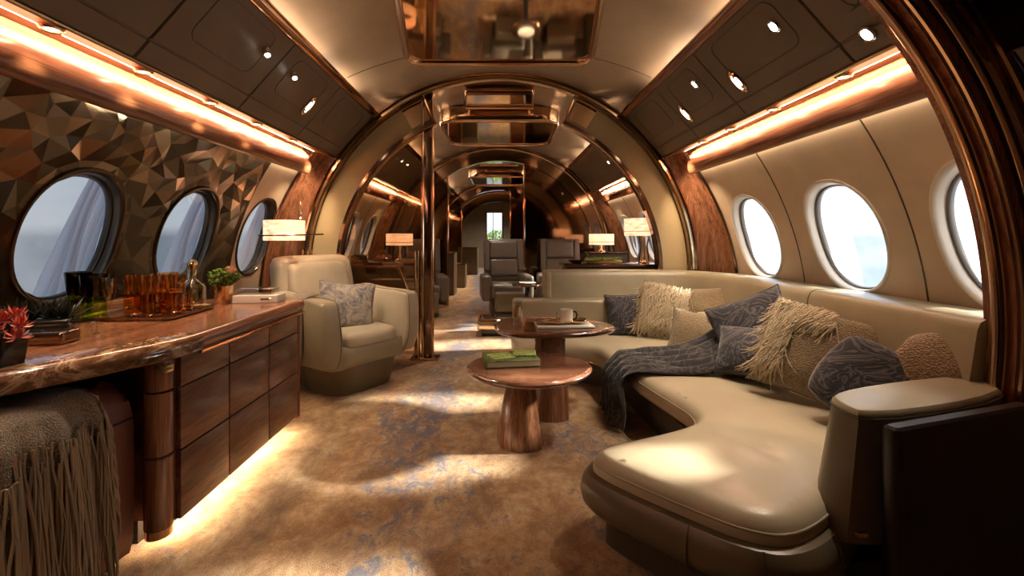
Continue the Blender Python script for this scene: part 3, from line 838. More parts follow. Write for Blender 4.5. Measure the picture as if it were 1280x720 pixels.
# near armrest with dark outer panel
def loft(bm, polys):
    R = [[bm.verts.new((x, y, z)) for x, y in p] for p, z in polys]; n = len(R[0])
    for a, c in zip(R, R[1:]):
        for i in range(n): bm.faces.new((a[i], a[(i+1) % n], c[(i+1) % n], c[i]))
    bm.faces.new(R[0][::-1]); bm.faces.new(R[-1])
lowp = chaikin([(.945, 1.30), (1.03, 1.205), (1.66, 1.385), (1.86, 1.62), (1.50, 1.60), (1.04, 1.44)], 2)
topp = chaikin([(1.035, 1.33), (1.06, 1.225), (1.66, 1.40), (1.86, 1.62), (1.50, 1.56), (1.09, 1.43)], 2)
midp = [(a[0]*.25+c[0]*.75, a[1]*.25+c[1]*.75) for a, c in zip(lowp, topp)]
b = B(); loft(b, [(lowp, .25), (midp, .50), (topp, .585), (inset(topp, .003), .606)]); spart('armrest', b, olive)
b = B(); tube(b, [(x, y, .598) for x, y in inset(topp, .0)], .0035, 6, closed=True); spart('piping', b, darkbase)
b = B(); loft(b, [(inset(topp, .001), .604), (inset(topp, .004), .614), (inset(topp, .010), .620), (inset(topp, .016), .621)]); spart('armrest_top', b, leather)
b = B()
sp = rrect(.62, .05, .02, 4); loft(b, [(sp, 0), (sp, .580), (inset(sp, .004), .597), (inset(sp, .012), .604)])
xf(b, b.verts, Matrix.Translation((1.375, 1.283, 0)) @ Matrix.Rotation(math.atan2(.175, .60), 4, 'Z')); spart('outer_panel', b, darkpanel)
b = B(); box(b, (1.012, 1.205, .30), (.03, .012, .012), .003); spart('trim_clip', b, copper)

# ------------------------------------------------------------------ pillows
def pillow_mesh(w, h, t, seed=0, n=34, round_=0, crease=.012):
    bm = B()
    for s in (1, -1):
        def f(u, v):
            a, c = 2*u-1, 2*v-1
            a2, c2 = math.copysign(abs(a)**.85, a), math.copysign(abs(c)**.85, c)
            if round_:
                k = 1-round_*(a2*a2*c2*c2)*.42; x, y = w/2*a2*k, h/2*c2*k
            else: x = w/2*a2*(1-.09*(1-c2*c2)); y = h/2*c2*(1-.09*(1-a2*a2))
            e = max(0, (1-a2*a2)*(1-c2*c2)); z = s*t/2*e**.42
            nn = noise.noise(Vector((x*9+seed, y*9, s))); z += nn*crease*min(1, e*6)
            y -= .015*(1-abs(c2))*abs(a2)
            return (x, y, z)
        gridsurf(bm, n, n, f)
    bmesh.ops.remove_doubles(bm, verts=bm.verts, dist=.0006)
    return bm
def orient(loc, yaw, lean, roll): return Matrix.Translation(loc) @ Matrix.Rotation(rad(yaw), 4, 'Z') @ Matrix.Rotation(rad(90-lean), 4, 'X') @ Matrix.Rotation(rad(roll), 4, 'Z')
def pillow(nm, loc, w, h, t, yaw, lean, roll, m, label, seed=0, round_=0, grp=None, edge=None):
    e = thing(nm, label, 'cushion', (0, 0, 0), 0, grp); e.matrix_world = orient(loc, yaw, lean, roll)
    obj('cover', pillow_mesh(w, h, t, seed, round_=round_), m, e, sharp=80)
    if not round_:
        b = B(); P = []
        for k in range(80):
            u = k/20
            s_ = int(u); q = (u-s_)*2-1
            a, c = ((q, -1), (1, q), (-q, 1), (-1, -q))[s_]
            a2, c2 = math.copysign(abs(a)**.85, a), math.copysign(abs(c)**.85, c)
            P.append((w/2*a2*(1-.09*(1-c2*c2)), h/2*c2*(1-.09*(1-a2*a2))-.015*(1-abs(c2))*abs(a2), 0))
        tube(b, P, .0045, 6, closed=True); obj('piping', b, edge or m, e)
    return e
def fringe(e, w, h, t, region, n, L, m, seed, down=(0, -1), width=.0035):
    rnd = random.Random(seed); b = B(); x0, x1, y0, y1 = region
    for _ in range(n):
        u, v = rnd.uniform(x0, x1), rnd.uniform(y0, y1)
        d = Vector((down[0]+rnd.gauss(0, .22), down[1]+rnd.gauss(0, .15))).normalized(); pts = []; ll = L*rnd.uniform(.6, 1.2)
        x, y = u*w/2, v*h/2; cv = rnd.uniform(-3, 3)
        for k in range(6):
            a, c = x/(w/2), y/(h/2); ee = max(0, (1-a*a)*(1-c*c)) if abs(a) < 1 and abs(c) < 1 else 0
            pts.append(Vector((x, y, t/2*ee**.42+.007+rnd.uniform(0, .010)+.006*sin(k*1.2))))
            ang = cv*ll/5*2; d = Vector((d.x*cos(ang)-d.y*sin(ang), d.x*sin(ang)+d.y*cos(ang))); x += d.x*ll/5; y += d.y*ll/5
        tube(b, pts, [width, width*1.1, width, width, width*.9, width*.4], 4)
    o = obj('fringe', b, m, e); o['kind'] = 'stuff'; return o
pillow('knit_cushion', (1.70, 1.63, .60), .36, .34, .20, -35, 22, 8, beigek, 'small rounded beige knit cushion behind the near armrest', 1, 1.0)
pillow('navy_cushion', (1.49, 1.73, .53), .36, .34, .16, -40, 26, -30, navy, 'dark navy patterned cushion leaning on near armrest', 2, .35)
p3 = pillow('fringed_cushion', (1.50, 2.03, .575), .45, .44, .18, -38, 22, -14, tanw, 'largest tan woven cushion with long cream fringe, middle of sofa', 3)
fringe(p3, .45, .44, .18, (-.98, -.50, -.55, .98), 400, .12, cream_f, 5, (-.35, -.95), .0024)
fringe(p3, .45, .44, .18, (-.6, .15, .55, .98), 230, .09, cream_f, 6, (-.5, -.85), .0024)
pillow('navy_cushion', (1.47, 2.50, .58), .44, .44, .17, -50, 22, 28, navy, 'large navy cushion with pointed corner behind the fringed tan cushion', 4)
pillow('navy_cushion', (1.36, 2.33, .51), .36, .30, .15, -50, 38, 6, navy, 'slumped navy cushion lying against the large tan fringed one', 9)
pillow('tan_cushion', (1.335, 2.93, .475), .33, .30, .15, -20, 24, -10, tanw, 'small tan cushion leaning on the middle armrest', 5)
pillow('tan_cushion', (1.52, 3.24, .61), .36, .30, .13, -32, 30, 6, tanw, 'tan cushion with leaf pattern tucked behind the small tan one', 6)
p7 = pillow('fringed_cushion', (1.30, 3.30, .56), .44, .42, .16, -18, 22, -10, tanw, 'cream fringed cushion in the far corner of the sofa', 7)
fringe(p7, .44, .42, .16, (-.95, .6, -.6, .95), 620, .13, cream_f, 8, (-.35, -.95), .0028)
pillow('navy_cushion', (1.01, 3.42, .515), .32, .33, .13, -6, 18, 4, navy, 'dark navy cushion furthest left on the far sofa seat', 8)

# navy throw over the sofa edge
def throw_right():
    path = [(1.42, 2.52, .56), (1.32, 2.56, .47), (1.20, 2.60, .40), (1.08, 2.62, .372), (.95, 2.63, .368), (.84, 2.64, .366), (.765, 2.65, .352), (.722, 2.655, .31), (.712, 2.66, .22), (.71, 2.66, .12), (.705, 2.66, .02)]
    P = chaikin(path, 2, closed=False)
    wid = lambda s: .17+.05*sin(s*3.0)
    n = len(P)
    def f(u, v):
        k = u*(n-1); i = min(int(k), n-2); fr_ = k-i; p = Vector(P[i]).lerp(Vector(P[i+1]), fr_)
        a = (v-.5)*2; w = wid(u)*(1+.35*max(0, .5-u))
        wr = .019*sin(a*15+u*5+1.5*sin(u*9))+.008*sin(a*29+u*9); hang = max(0, min(1, (u-.62)/.1))
        y = p.y+a*w+.02*sin(u*7)*a
        nz = 1-hang
        return (p.x-hang*(.018+wr*1.4)-.02*nz*a*sin(u*5), y, p.z+nz*(.016+wr)+.010*noise.noise(Vector((u*8, a*3, 0)))*nz)
    bm = B(); gridsurf(bm, 90, 60, f); return bm
t = thing('throw_blanket', 'navy grey patterned throw draped over the sofa front edge', 'blanket', (.9, 2.62, 0))
b = throw_right(); xf(b, b.verts, Matrix.Translation((-.9, -2.62, 0))); o = obj('cloth', b, navy2, t, sharp=120)
md = o.modifiers.new('thickness', 'SOLIDIFY'); md.thickness = .005

# ------------------------------------------------------------------ coffee tables
def table(name, label, loc, poly, zt, thick, ped, pedname='pedestal'):
    t = thing(name, label, 'table', loc)
    b = B(); th = thick
    solid(b, poly, [(.10, zt-th), (.05, zt-th*.95), (.018, zt-th*.75), (.003, zt-th*.45), (0, zt-th*.28), (.006, zt-.006), (.016, zt), (.030, zt-.003), (.035, zt-.003)])
    obj('tabletop', b, wood_x, t, sharp=50)
    b = B(); Rr = [[b.verts.new((cx+x*sx, cy+y*sy, z)) for x, y in base] for base, cx, cy, sx, sy, z in ped]
    n = len(Rr[0])
    for a, c in zip(Rr, Rr[1:]):
        for i in range(n): b.faces.new((a[i], a[(i+1) % n], c[(i+1) % n], c[i]))
    b.faces.new(Rr[0][::-1]); b.faces.new(Rr[-1]); obj(pedname, b, wood_z, t, sharp=28)
    return t
circ = [(.33*cos(2*pi*i/48)*(1+.05*cos(2*(2*pi*i/48)-.5)), .30*sin(2*pi*i/48)*(1+.03*cos(3*2*pi*i/48))) for i in range(48)]
def ptri(k): return chaikin([(-.13, -.05), (-.06, -.12), (.05, -.125), (.12, -.07), (.10, .08), (-.02, .12), (-.12, .06)], k)
pt = ptri(1)
z1 = .425
table('coffee_table', 'low round walnut coffee table nearest the camera', (.165, 2.38, 0), circ, z1, .05,
      [(pt, -.04, 0, 1.02, 1.0, 0), (pt, -.045, 0, 1.04, 1.02, .04), (pt, -.05, 0, .92, .9, .14), (pt, -.045, 0, .74, .75, .26), (pt, -.04, 0, .58, .62, .36), (pt, -.04, 0, .55, .6, z1-.045)])
sq = chaikin([(-.40, -.02), (-.36, -.20), (-.20, -.26), (.16, -.24), (.37, -.12), (.40, -.02), (.36, .10), (.10, .26), (-.25, .28), (-.38, .18)], 3)
z2 = .555
table('coffee_table', 'taller walnut coffee table behind the round one', (.36, 2.84, 0), sq, z2, .05,
      [(pt, -.04, -.10, 1.05, .95, 0), (pt, -.04, -.10, 1.0, .92, .15), (pt, -.04, -.08, .86, .8, .35), (pt, -.03, -.06, .80, .78, .45), (pt, -.03, -.05, .85, .8, z2-.045)])
# books on the round table
def book(name, loc, rz, w, d, h, cov, label, grp=None):
    t = thing(name, label, 'book', loc, rad(rz), grp)
    b = B(); box(b, (0.003, 0, h/2), (w-.012, d-.010, h-.008)); obj('pages', b, paper, t, smooth=False)
    b = B(); box(b, (0, 0, h-.002), (w, d, .004), .0012); box(b, (0, 0, .002), (w, d, .004), .0012); box(b, (-w/2, 0, h/2), (.005, d, h), .002); obj('cover', b, cov, t)
    return t
book('hardcover_book', (.065, 2.43, z1), 8, .30, .20, .034, bookgreen, 'thick green covered book on the round coffee table')
book('paperback_book', (.01, 2.40, z1+.034), 22, .13, .12, .012, bookgreen2, 'small green booklet on the thick book, left one')
book('paperback_book', (.145, 2.47, z1+.034), -4, .13, .11, .010, bookgreen2, 'small green booklet on the thick book, right one')
# things on the taller table
book('magazine', (.42, 2.80, z2), 4, .36, .17, .010, white, 'white magazine under the brass tray on taller coffee table')
tr = thing('tray', 'curled brass tray on the white magazine', 'tray', (.41, 2.82, z2+.010), rad(6))
def trf(u, v):
    a, c = 2*u-1, 2*v-1; x = a*.17*(1-.12*c*c); y = c*.07*(1-.25*a*a); e = max(abs(a), abs(c))
    return (x, y, .003+.022*max(0, e-.55)**1.3*2.4+.004*sin(a*7)*abs(c))
b = B(); gridsurf(b, 30, 16, trf); o = obj('dish', b, gold, tr); o.modifiers.new('t', 'SOLIDIFY').thickness = .003
mg = thing('mug', 'white mug with black handle on the brass tray', 'mug', (.44, 2.83, z2+.0155))
b = B(); lathe(b, [(.0, 0), (.036, 0), (.042, .006), (.044, .085), (.040, .085), (.038, .010), (0, .008)], seg=32, cap=False); obj('cup', b, white, mg)
b = B(); tube(b, [(.042, 0, .07), (.062, 0, .068), (.070, 0, .045), (.060, 0, .022), (.042, 0, .018)], .005, 8); obj('handle', b, black, mg)
b = B(); tube(b, [(-.05, .0, .0), (-.065, 0, .03), (-.055, 0, .07)], .004, 8); obj('spoon', b, chrome, mg)
gl = thing('drinking_glass', 'clear tumbler with pale yellow drink on taller coffee table', 'glass', (.10+.02, 2.78, z2))
b = B(); lathe(b, [(.0, 0), (.030, 0), (.032, .01), (.034, .155), (.0315, .155), (.029, .055), (0, .05)], seg=28, cap=False); obj('tumbler', b, clear, gl)
b = B(); lathe(b, [(0, .051), (.0285, .056), (.0305, .13), (0, .13)], seg=24, cap=False); obj('drink', b, yellowgl, gl)

# ------------------------------------------------------------------ cream armchair on the left
ch = thing('armchair', 'cream leather armchair beside the end of the wooden cabinet', 'armchair', (-1.215, 3.40, 0), rad(-37))
# local frame: +x is the front, +y the far side
def rot2(p): return p
b = B(); bs = [(-.28, -.29), (.30, -.29), (.34, 0), (.30, .29), (-.28, .29)]
lo, hi = chaikin([(x*.95, y*.98) for x, y in bs], 2), chaikin([(x*1.12, y*1.08) for x, y in bs], 2)
loft(b, [(lo, 0), (inset(lo, -.006), .012), (hi, .23)]); obj('base', b, olive, ch, sharp=50)
shellp = chaikin([(-.33, -.36), (.30, -.37), (.37, -.28), (.385, 0), (.37, .28), (.30, .37), (-.33, .36)], 2)
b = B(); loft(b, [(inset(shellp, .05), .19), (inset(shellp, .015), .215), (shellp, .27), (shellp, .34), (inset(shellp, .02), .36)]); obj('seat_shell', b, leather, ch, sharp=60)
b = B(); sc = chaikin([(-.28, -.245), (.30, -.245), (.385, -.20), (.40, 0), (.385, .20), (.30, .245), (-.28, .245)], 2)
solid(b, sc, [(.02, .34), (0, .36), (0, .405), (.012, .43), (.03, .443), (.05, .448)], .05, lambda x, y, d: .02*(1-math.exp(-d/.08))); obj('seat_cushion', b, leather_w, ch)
# arms: thick slabs that fall away towards the front
for s in (-1, 1):
    b = B()
    side = [(.33, .22), (.37, .24), (.42, .38), (.405, .58), (.39, .67), (.35, .70), (.0, .70), (-.34, .73), (-.40, .62), (-.38, .22)]
    side = chaikin(side, 2)
    R = []
    for off, ins in ((-.066, .022), (-.056, .006), (-.035, 0), (.035, 0), (.056, .006), (.066, .022)):
        q = inset(side, ins); R.append([b.verts.new((x+.02*0, s*(.335+.05*max(0, z-.25))+off, z)) for x, z in q])
    for a, c in zip(R, R[1:]):
        for i in range(len(a)): b.faces.new((a[i], a[(i+1) % len(a)], c[(i+1) % len(a)], c[i]))
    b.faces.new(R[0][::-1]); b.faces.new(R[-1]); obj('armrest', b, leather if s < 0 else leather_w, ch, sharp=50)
    b = B(); q = inset(side, .001); tube(b, [(x, s*(.335+.05*max(0, z-.25))-s*.045, z) for x, z in q], .003, 5, closed=True); obj('piping', b, olive, ch)
def backf(off, th, w, z0, z1, zr):
    b = B()
    def f(u, v, s):
        a = 2*u-1; x = -.27-off-.16*v-.03*a*a*0; hw = w*(1-.05*v*v); y = a*hw
        e = (1-abs(a)**12)*(1-abs(2*v-1)**12); z = z0+(z1-z0)*v-zr*abs(a)**6*v
        return (x+s*th/2*e**.5-.05*(abs(a)**3)*-1*0, y, z)
    for s in (1, -1): gridsurf(b, 24, 20, lambda u, v: f(u, v, s))
    bmesh.ops.remove_doubles(b, verts=b.verts, dist=.0005); return b
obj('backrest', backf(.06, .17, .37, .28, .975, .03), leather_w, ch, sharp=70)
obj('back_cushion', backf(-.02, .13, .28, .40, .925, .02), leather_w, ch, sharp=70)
c0 = pillow('brocade_cushion', (-1.165, 3.30, .60), .42, .38, .14, 30, 24, -8, bluegrey, 'blue grey brocade cushion on the cream armchair', 12)
# small grey throw hanging on the near arm side
t = thing('throw_blanket', 'grey knit throw hanging beside the cream armchair arm', 'blanket', (-1.50, 3.14, 0))
def tf(u, v):
    a = 2*u-1; k = min(1, v/.15); return (a*.10+.006*sin(u*20), .06-.125*k+.008*sin(u*26)*k-.012*v, (.722-.02*k*k) if v < .15 else .702-.50*(v-.15))
b = B(); gridsurf(b, 26, 12, tf)
o = obj('cloth', b, greyk, t); o.modifiers.new('t', 'SOLIDIFY').thickness = .008
t.location = (-1.40, 3.085, 0); t.rotation_euler = (0, 0, rad(-37))

# ------------------------------------------------------------------ left cabinet
cab = thing('cabinet', 'long glossy walnut cabinet with stone top under the left windows', 'cabinet', (-1.5, 2.0, 0))
CO = Matrix.Translation((1.5, -2.0, 0))
def cpart(nm, b, m, **k): par = k.pop('parent', cab); xf(b, b.verts, CO); return obj(nm, b, m, par, **k)
CX = -1.175; CT = .74
cpoly = chaikin([(CX, 2.68), (CX, 2.66)], 0, False)
body = [(CX-.012, 2.505), (CX-.012, 1.58), (-1.90, 1.58), (-1.90, 2.505)]
b = B(); solid(b, body, [(0, .09), (0, CT-.02)]); cpart('carcass', b, wood_f, smooth=False)
# fronts: three columns of three tall grained panels, slightly bowed outward at the top
cols = [(1.585, 1.848), (1.856, 2.166), (2.174, 2.55)]
cols = [(1.585, 1.867), (1.873, 2.19), (2.196, 2.50)]
rows = [(.095, .345), (.351, .575), (.581, .715)]
for (a0, a1) in cols:
    for (r0, r1) in rows:
        b = B(); box(b, (CX-.002, (a0+a1)/2, (r0+r1)/2), (.020, a1-a0, r1-r0), .003, 2); cpart('drawer_front', b, wood_f)
# rounded corner column in three drums
cc = (-1.224, 1.555)
for z0, z1 in ((.09, .345), (.351, .575), (.581, .715)):
    b = B(); lathe(b, [(.041, z0), (.045, z0+.004), (.045, z1-.004), (.041, z1)], (cc[0], cc[1], 0), 40); cpart('corner_drum', b, wood_z)
b = B(); lathe(b, [(.042, .06), (.042, .09)], (cc[0], cc[1], 0), 24); cpart('corner_foot', b, copper)
b = B(); box(b, (CX-.03, 1.515, .69), (.05, .014, .03), .004); cpart('crystal_pull', b, clear)
b = B(); box(b, (-1.60, 2.04, .045), (.54, .9, .09)); cpart('plinth', b, darkpanel, smooth=False)
b = B(); box(b, (CX-.07, 2.03, .083), (.06, .92, .010)); cpart('plinth_light', b, led_f, smooth=False)
# end panel at far side
b = B(); box(b, (CX-.02, 2.53, .40), (.05, .04, .66), .018, 4); cpart('end_post', b, redlea)
ctop = [(CX+.0, 2.60), (CX+.03, 2.55), (CX+.035, 2.40), (CX+.035, 1.70), (CX+.035, 1.58), (CX+.005, 1.50), (-1.24, 1.36), (-1.37, 1.14), (-1.60, .80), (-1.90, .45), (-2.02, .45), (-2.02, 2.60)]
ctop = chaikin(ctop, 2)
wt = thing('worktop', 'polished walnut and marble worktop with bullnose edge along the left wall', 'worktop', (-1.5, 2.0, 0))
b = B(); solid(b, ctop, [(.045, CT-.055), (.02, CT-.05), (.004, CT-.03), (0, CT-.012), (.004, CT+.006), (.012, CT+.016), (.03, CT+.02), (.045, CT+.019)], .11); xf(b, b.verts, CO)
b2 = obj('slab', b, wood_y, wt, sharp=50)
mp = inset(ctop, .0)
near = [p for p in chaikin([(CX+.037, 1.66), (CX+.037, 1.585), (CX+.008, 1.497), (-1.237, 1.357), (-1.367, 1.138), (-1.598, .798), (-1.85, .50)], 2, False)]
b = B(); sweep_path(b, near[::-1], [(.0, CT-.04), (-.006, CT-.01), (0, CT+.008), (.03, CT+.0215), (.13, CT+.0215), (.13, CT-.04)]); xf(b, b.verts, CO); obj('marble_edge', b, marble, wt, sharp=50)
edge2 = [(CX+.037, 1.60), (CX+.037, 2.66)]
b = B(); tube(b, [(CX+.026, 1.66, CT-.052), (CX+.026, 2.54, CT-.052)], .008, 8); xf(b, b.verts, CO); obj('trim_strip', b, copper, wt)
b = B(); box(b, (CX-.012, 1.53, CT-.075), (.045, .04, .03), .006); xf(b, b.verts, CO); obj('gold_bracket', b, gold, wt)
b = B(); box(b, (-1.975, 1.55, CT+.045), (.08, 2.0, .05), .012); xf(b, b.verts, CO); obj('wall_upstand', b, wood_y, wt)
TOP = CT+.019
# russet leather bench under it
be = thing('leather_bench', 'russet leather padded bench tucked under the near end of worktop', 'bench', (-1.6, 1.35, 0))
bp_ = chaikin([(-1.275, 1.54), (-1.285, 1.46), (-1.290, 1.36), (-1.27, 1.24), (-1.29, 1.10), (-1.42, .90), (-1.85, .82), (-1.85, 1.54)], 2)
b = B(); solid(b, bp_, [(.04, .02), (.01, .03), (0, .08), (-.004, .3), (.0, .50), (.012, .56), (.035, .60), (.06, .62), (.10, .63)]); xf(b, b.verts, Matrix.Translation((1.6, -1.35, 0))); obj('body', b, redlea, be, sharp=50)
b = B(); tube(b, [(x+1.6, y-1.35, .50) for x, y in inset(bp_, .0)], .004, 6, closed=True); obj('piping', b, darkpanel, be)
b = B(); solid(b, inset(bp_, .05), [(0, 0), (0, .03)]); xf(b, b.verts, Matrix.Translation((1.6, -1.35, 0))); obj('foot', b, copper, be)
# grey knit throw with fringe draped over it
th = thing('throw_blanket', 'grey brown knit throw with long fringe draped over the leather bench', 'blanket', (-1.5, 1.3, 0))
FP = [Vector(q) for q in chaikin([(-1.286, 1.375), (-1.288, 1.32), (-1.27, 1.24), (-1.29, 1.10), (-1.42, .90), (-1.60, .86)], 2, False)]
def fpt(s):
    s = s*.70
    for a, c in zip(FP, FP[1:]):
        L = (c-a).length
        if s <= L: return a.lerp(c, s/L), (c-a).normalized()
        s -= L
    return FP[-1], (FP[-1]-FP[-2]).normalized()
def tfn(u, v, out=0):
    p, e = fpt(u); n = Vector((-e.y, e.x)) ; n = n if n.dot(Vector((1, -1))) > 0 else -n
    q = v*.95
    prof = [(-.20, .640), (-.12, .648), (-.05, .645), (-.005, .622), (.020, .565), (.030, .45), (.040, .30), (.050, .12), (.055, .0)]
    k = min(v, .9999)*(len(prof)-1); i = int(k); f = k-i
    o = prof[i][0]+(prof[i+1][0]-prof[i][0])*f; z = prof[i][1]+(prof[i+1][1]-prof[i][1])*f
    wv = (.010*sin(u*34+v*2)+.006*sin(u*71))*min(1, v*1.6)
    o += wv+out; z += .004*sin(u*25)
    return Vector((p.x+n.x*o, p.y+n.y*o, z))
TH0 = Vector((-1.5, 1.3, 0))
def cl(u, v):
    vmax = .66 - .10*(1-u) if u < .35 else .63+.33*min(1, (u-.35)/.25)
    return tuple(tfn(u, v*vmax)-TH0)
b = B(); gridsurf(b, 90, 44, cl); o = obj('cloth', b, greyk, th, sharp=120); o.modifiers.new('t', 'SOLIDIFY').thickness = .007
rnd = random.Random(3); b = B()
for i in range(150):
    u = i/149*.62; v0 = .50+.08*rnd.random() if u < .35 else .58
    L = rnd.uniform(.30, .42); pts = []
    for k in range(8):
        q = k/7; uu = max(0, u-.01*q+.006*sin(q*6+i)); p = tfn(uu, min(.985, v0+q*L), .008+.004*rnd.random()); p.x += .004*sin(q*7+i*1.7); pts.append(p-TH0)
    tube(b, pts, [.0032, .004, .0038, .004, .0036, .0038, .0034, .002], 5)
for i in range(60):
    z0 = .56*(1-i/60)**.9+.05; p0 = tfn(0.0, .25+.5*i/60, .006)-TH0; pts = []
    L = rnd.uniform(.12, .17)
    for k in range(6):
        q = k/5; pts.append(Vector((p0.x+.008*min(1, q*2)+.003*sin(q*8+i), p0.y+.018*min(1, q*2), max(.02, p0.z-L*q))))
    tube(b, pts, [.0034]*5+[.002], 5)
o = obj('fringe', b, grey_f, th); o['kind'] = 'stuff'

# ------------------------------------------------------------------ things on the worktop
def cup_prof(r0, r1, h, t=.003, base=.008): return [(0, 0), (r0, 0), (r1, h), (r1-t, h), (r0-t, base), (0, base)]
# amber tray set
tray = thing('tray', 'dark brown serving tray under the amber glasses', 'tray', (-1.68, 2.06, TOP), rad(4))
b = B(); solid(b, rrect(.44, .34, .03), [(.012, 0), (0, .004), (-.004, .016), (.004, .016), (.012, .007), (.02, .007)]); obj('board', b, bronze, tray, sharp=40)
amb = None; zt = TOP+.008; rnd = random.Random(2)
spots = [(-1.685, 2.00), (-1.595, 1.98), (-1.715, 2.09), (-1.63, 2.075), (-1.545, 2.06), (-1.66, 2.165), (-1.575, 2.15)]
where = ['front left on the tray', 'front right on the tray', 'middle row left on the tray', 'middle row centre on the tray', 'middle row right on the tray', 'back left on the tray', 'back right on the tray']
for i, (x, y) in enumerate(spots):
    L = 'ribbed amber tumbler, %s' % where[i]
    if amb is None:
        e = thing('amber_tumbler', L, 'glass', (x, y, zt), 0, 'ribbed amber tumblers on the tray')
        b = B(); lathe(b, [(0, 0), (.037, 0), (.040, .006), (.040, .10), (.037, .10), (.034, .012), (0, .010)], seg=60, flute=.035, nfl=15, cap=False); obj('bowl', b, amber, e); amb = e
        b = B(); lathe(b, [(.0405, .0), (.0425, .002), (.0425, .010), (.0405, .012)], seg=40, cap=False); obj('foot_ring', b, clear, e)
    else: e = dup(amb, (x, y, zt), .3*i, L)
ub = None
for i in (0, 1, 3, 4, 5):
    x, y = spots[i]; L = 'ribbed amber beaker stacked on the tumbler %s' % where[i]
    if ub is None:
        e = thing('amber_beaker', L, 'glass', (x, y, zt+.10), 0, 'upper ribbed amber beakers')
        b = B(); lathe(b, [(0, 0), (.034, 0), (.037, .005), (.041, .085), (.038, .085), (.032, .010), (0, .008)], seg=60, flute=.05, nfl=15, cap=False); obj('bowl', b, amber, e); ub = e
    else: dup(ub, (x, y, zt+.10), .5*i, L)
# black / green vases
for i, (x, y, h, m2, L) in enumerate([(-1.875, 1.93, .215, smokegl, 'black topped green glass vase, left of the group'), (-1.79, 1.91, .205, smokegl, 'black topped green glass vase, right of the group beside the flute')]):
    e = thing('green_vase', L, 'vase', (x, y, TOP)); e['group'] = 'black and green glass vases'
    b = B(); lathe(b, [(0, 0), (.046, 0), (.048, .01), (.046, .11), (.043, .11), (.042, .02), (0, .016)], seg=40, cap=False); obj('lower_glass', b, greengl, e)
    b = B(); lathe(b, [(0, .111), (.040, .111), (.044, .13), (.052, h), (.048, h), (.040, .13), (0, .122)], seg=40, cap=False); obj('upper_glass', b, smokegl, e)
e = thing('champagne_flute', 'champagne flute of golden wine in front of the green vases', 'glass', (-1.715, 1.90, TOP))
b = B(); lathe(b, [(0, 0), (.028, 0), (.028, .002), (.004, .006), (.0035, .07), (.012, .085), (.022, .13), (.025, .19), (.0235, .19), (.020, .13), (.010, .09), (0, .087)], seg=28, cap=False); obj('stemware', b, clear, e)
b = B(); lathe(b, [(0, .0875), (.0095, .091), (.0195, .131), (.0215, .175), (0, .175)], seg=24, cap=False); obj('wine', b, yellowgl, e)
# small dark glasses on the counter front
for i, (x, y) in enumerate([(-1.60, 1.62), (-1.55, 1.66)]):
    e = thing('small_tumbler', ('small clear shot glass left of pair at the tray corner', 'small clear shot glass right of pair at the tray corner')[i], 'glass', (x, y, TOP))
    b = B(); lathe(b, cup_prof(.015, .019, .045, .002), seg=24, cap=False); obj('bowl', b, clear, e)
# decanters
def decanter(x, y, s, L, sq):
    e = thing('decanter', L, 'decanter', (x, y, TOP)); 
    b = B()
    pr = [(0, 0), (.052, 0), (.058, .008), (.058, .085), (.050, .105), (.022, .118), (.016, .130), (.015, .165), (.021, .172), (.018, .174), (.012, .165), (.012, .132), (.045, .098), (.050, .080), (.050, .016), (0, .014)]
    lathe(b, [(r*s, z*s) for r, z in pr], seg=36, flute=.03 if sq else 0, nfl=12, cap=False); obj('bottle', b, clear, e)
    b = B(); lathe(b, [(0, .0145*s), (.049*s, .0165*s), (.049*s, .06*s), (0, .06*s)], seg=32, cap=False); obj('spirit', b, yellowgl if sq else amber, e)
    b = B(); lathe(b, [(0, .150*s), (.011*s, .152*s), (.012*s, .176*s), (.022*s, .190*s), (.024*s, .205*s), (.014*s, .225*s), (0, .228*s)], seg=24, cap=False); obj('stopper', b, gold if sq else clear, e)
decanter(-1.69, 2.38, 1.08, 'crystal decanter with golden stopper behind the amber glasses', True)
decanter(-1.80, 2.48, .98, 'clear round decanter beside the golden stoppered one', False)
e = thing('coaster', 'pale stone coaster plate in front of the decanters', 'coaster', (-1.60, 2.30, TOP)); b = B(); lathe(b, [(.045, 0), (.05, .004), (.05, .012), (.044, .015)], seg=32); obj('disc', b, marble, e)
# gold vase with green bouquet
e = thing('flower_vase', 'gold ribbed vase with green leaves and a blush rose on the worktop', 'plant', (-1.545, 2.42, TOP))
b = B(); lathe(b, [(0, 0), (.036, 0), (.042, .012), (.050, .10), (.046, .10), (.040, .015), (0, .012)], seg=60, flute=.03, nfl=16, cap=False); obj('vase', b, gold, e)
rnd = random.Random(4); b = B()
for i in range(420):
    u, v, w = [rnd.gauss(0, 1) for _ in range(3)]; l = sqrt(u*u+v*v+w*w); k = rnd.uniform(.6, 1)
    p = Vector((.082*u/l*k, .07*v/l*k, .145+.05*w/l*k)); n = Vector((rnd.gauss(0, 1), rnd.gauss(0, 1), rnd.gauss(0, 1)+.6)).normalized(); m_ = n.orthogonal().normalized()*.015; q = n.cross(m_)
    b.faces.new([b.verts.new(p+m_), b.verts.new(p+q*.6+n*.004), b.verts.new(p-m_), b.verts.new(p-q*.6+n*.004)])
for i in range(12):
    a = i*.52; tube(b, [(0.01*cos(a), .01*sin(a), .02), (.03*cos(a), .03*sin(a), .10), (.06*cos(a), .05*sin(a), .145)], .0025, 5)
obj('leaves', b, leaf, e, smooth=False)
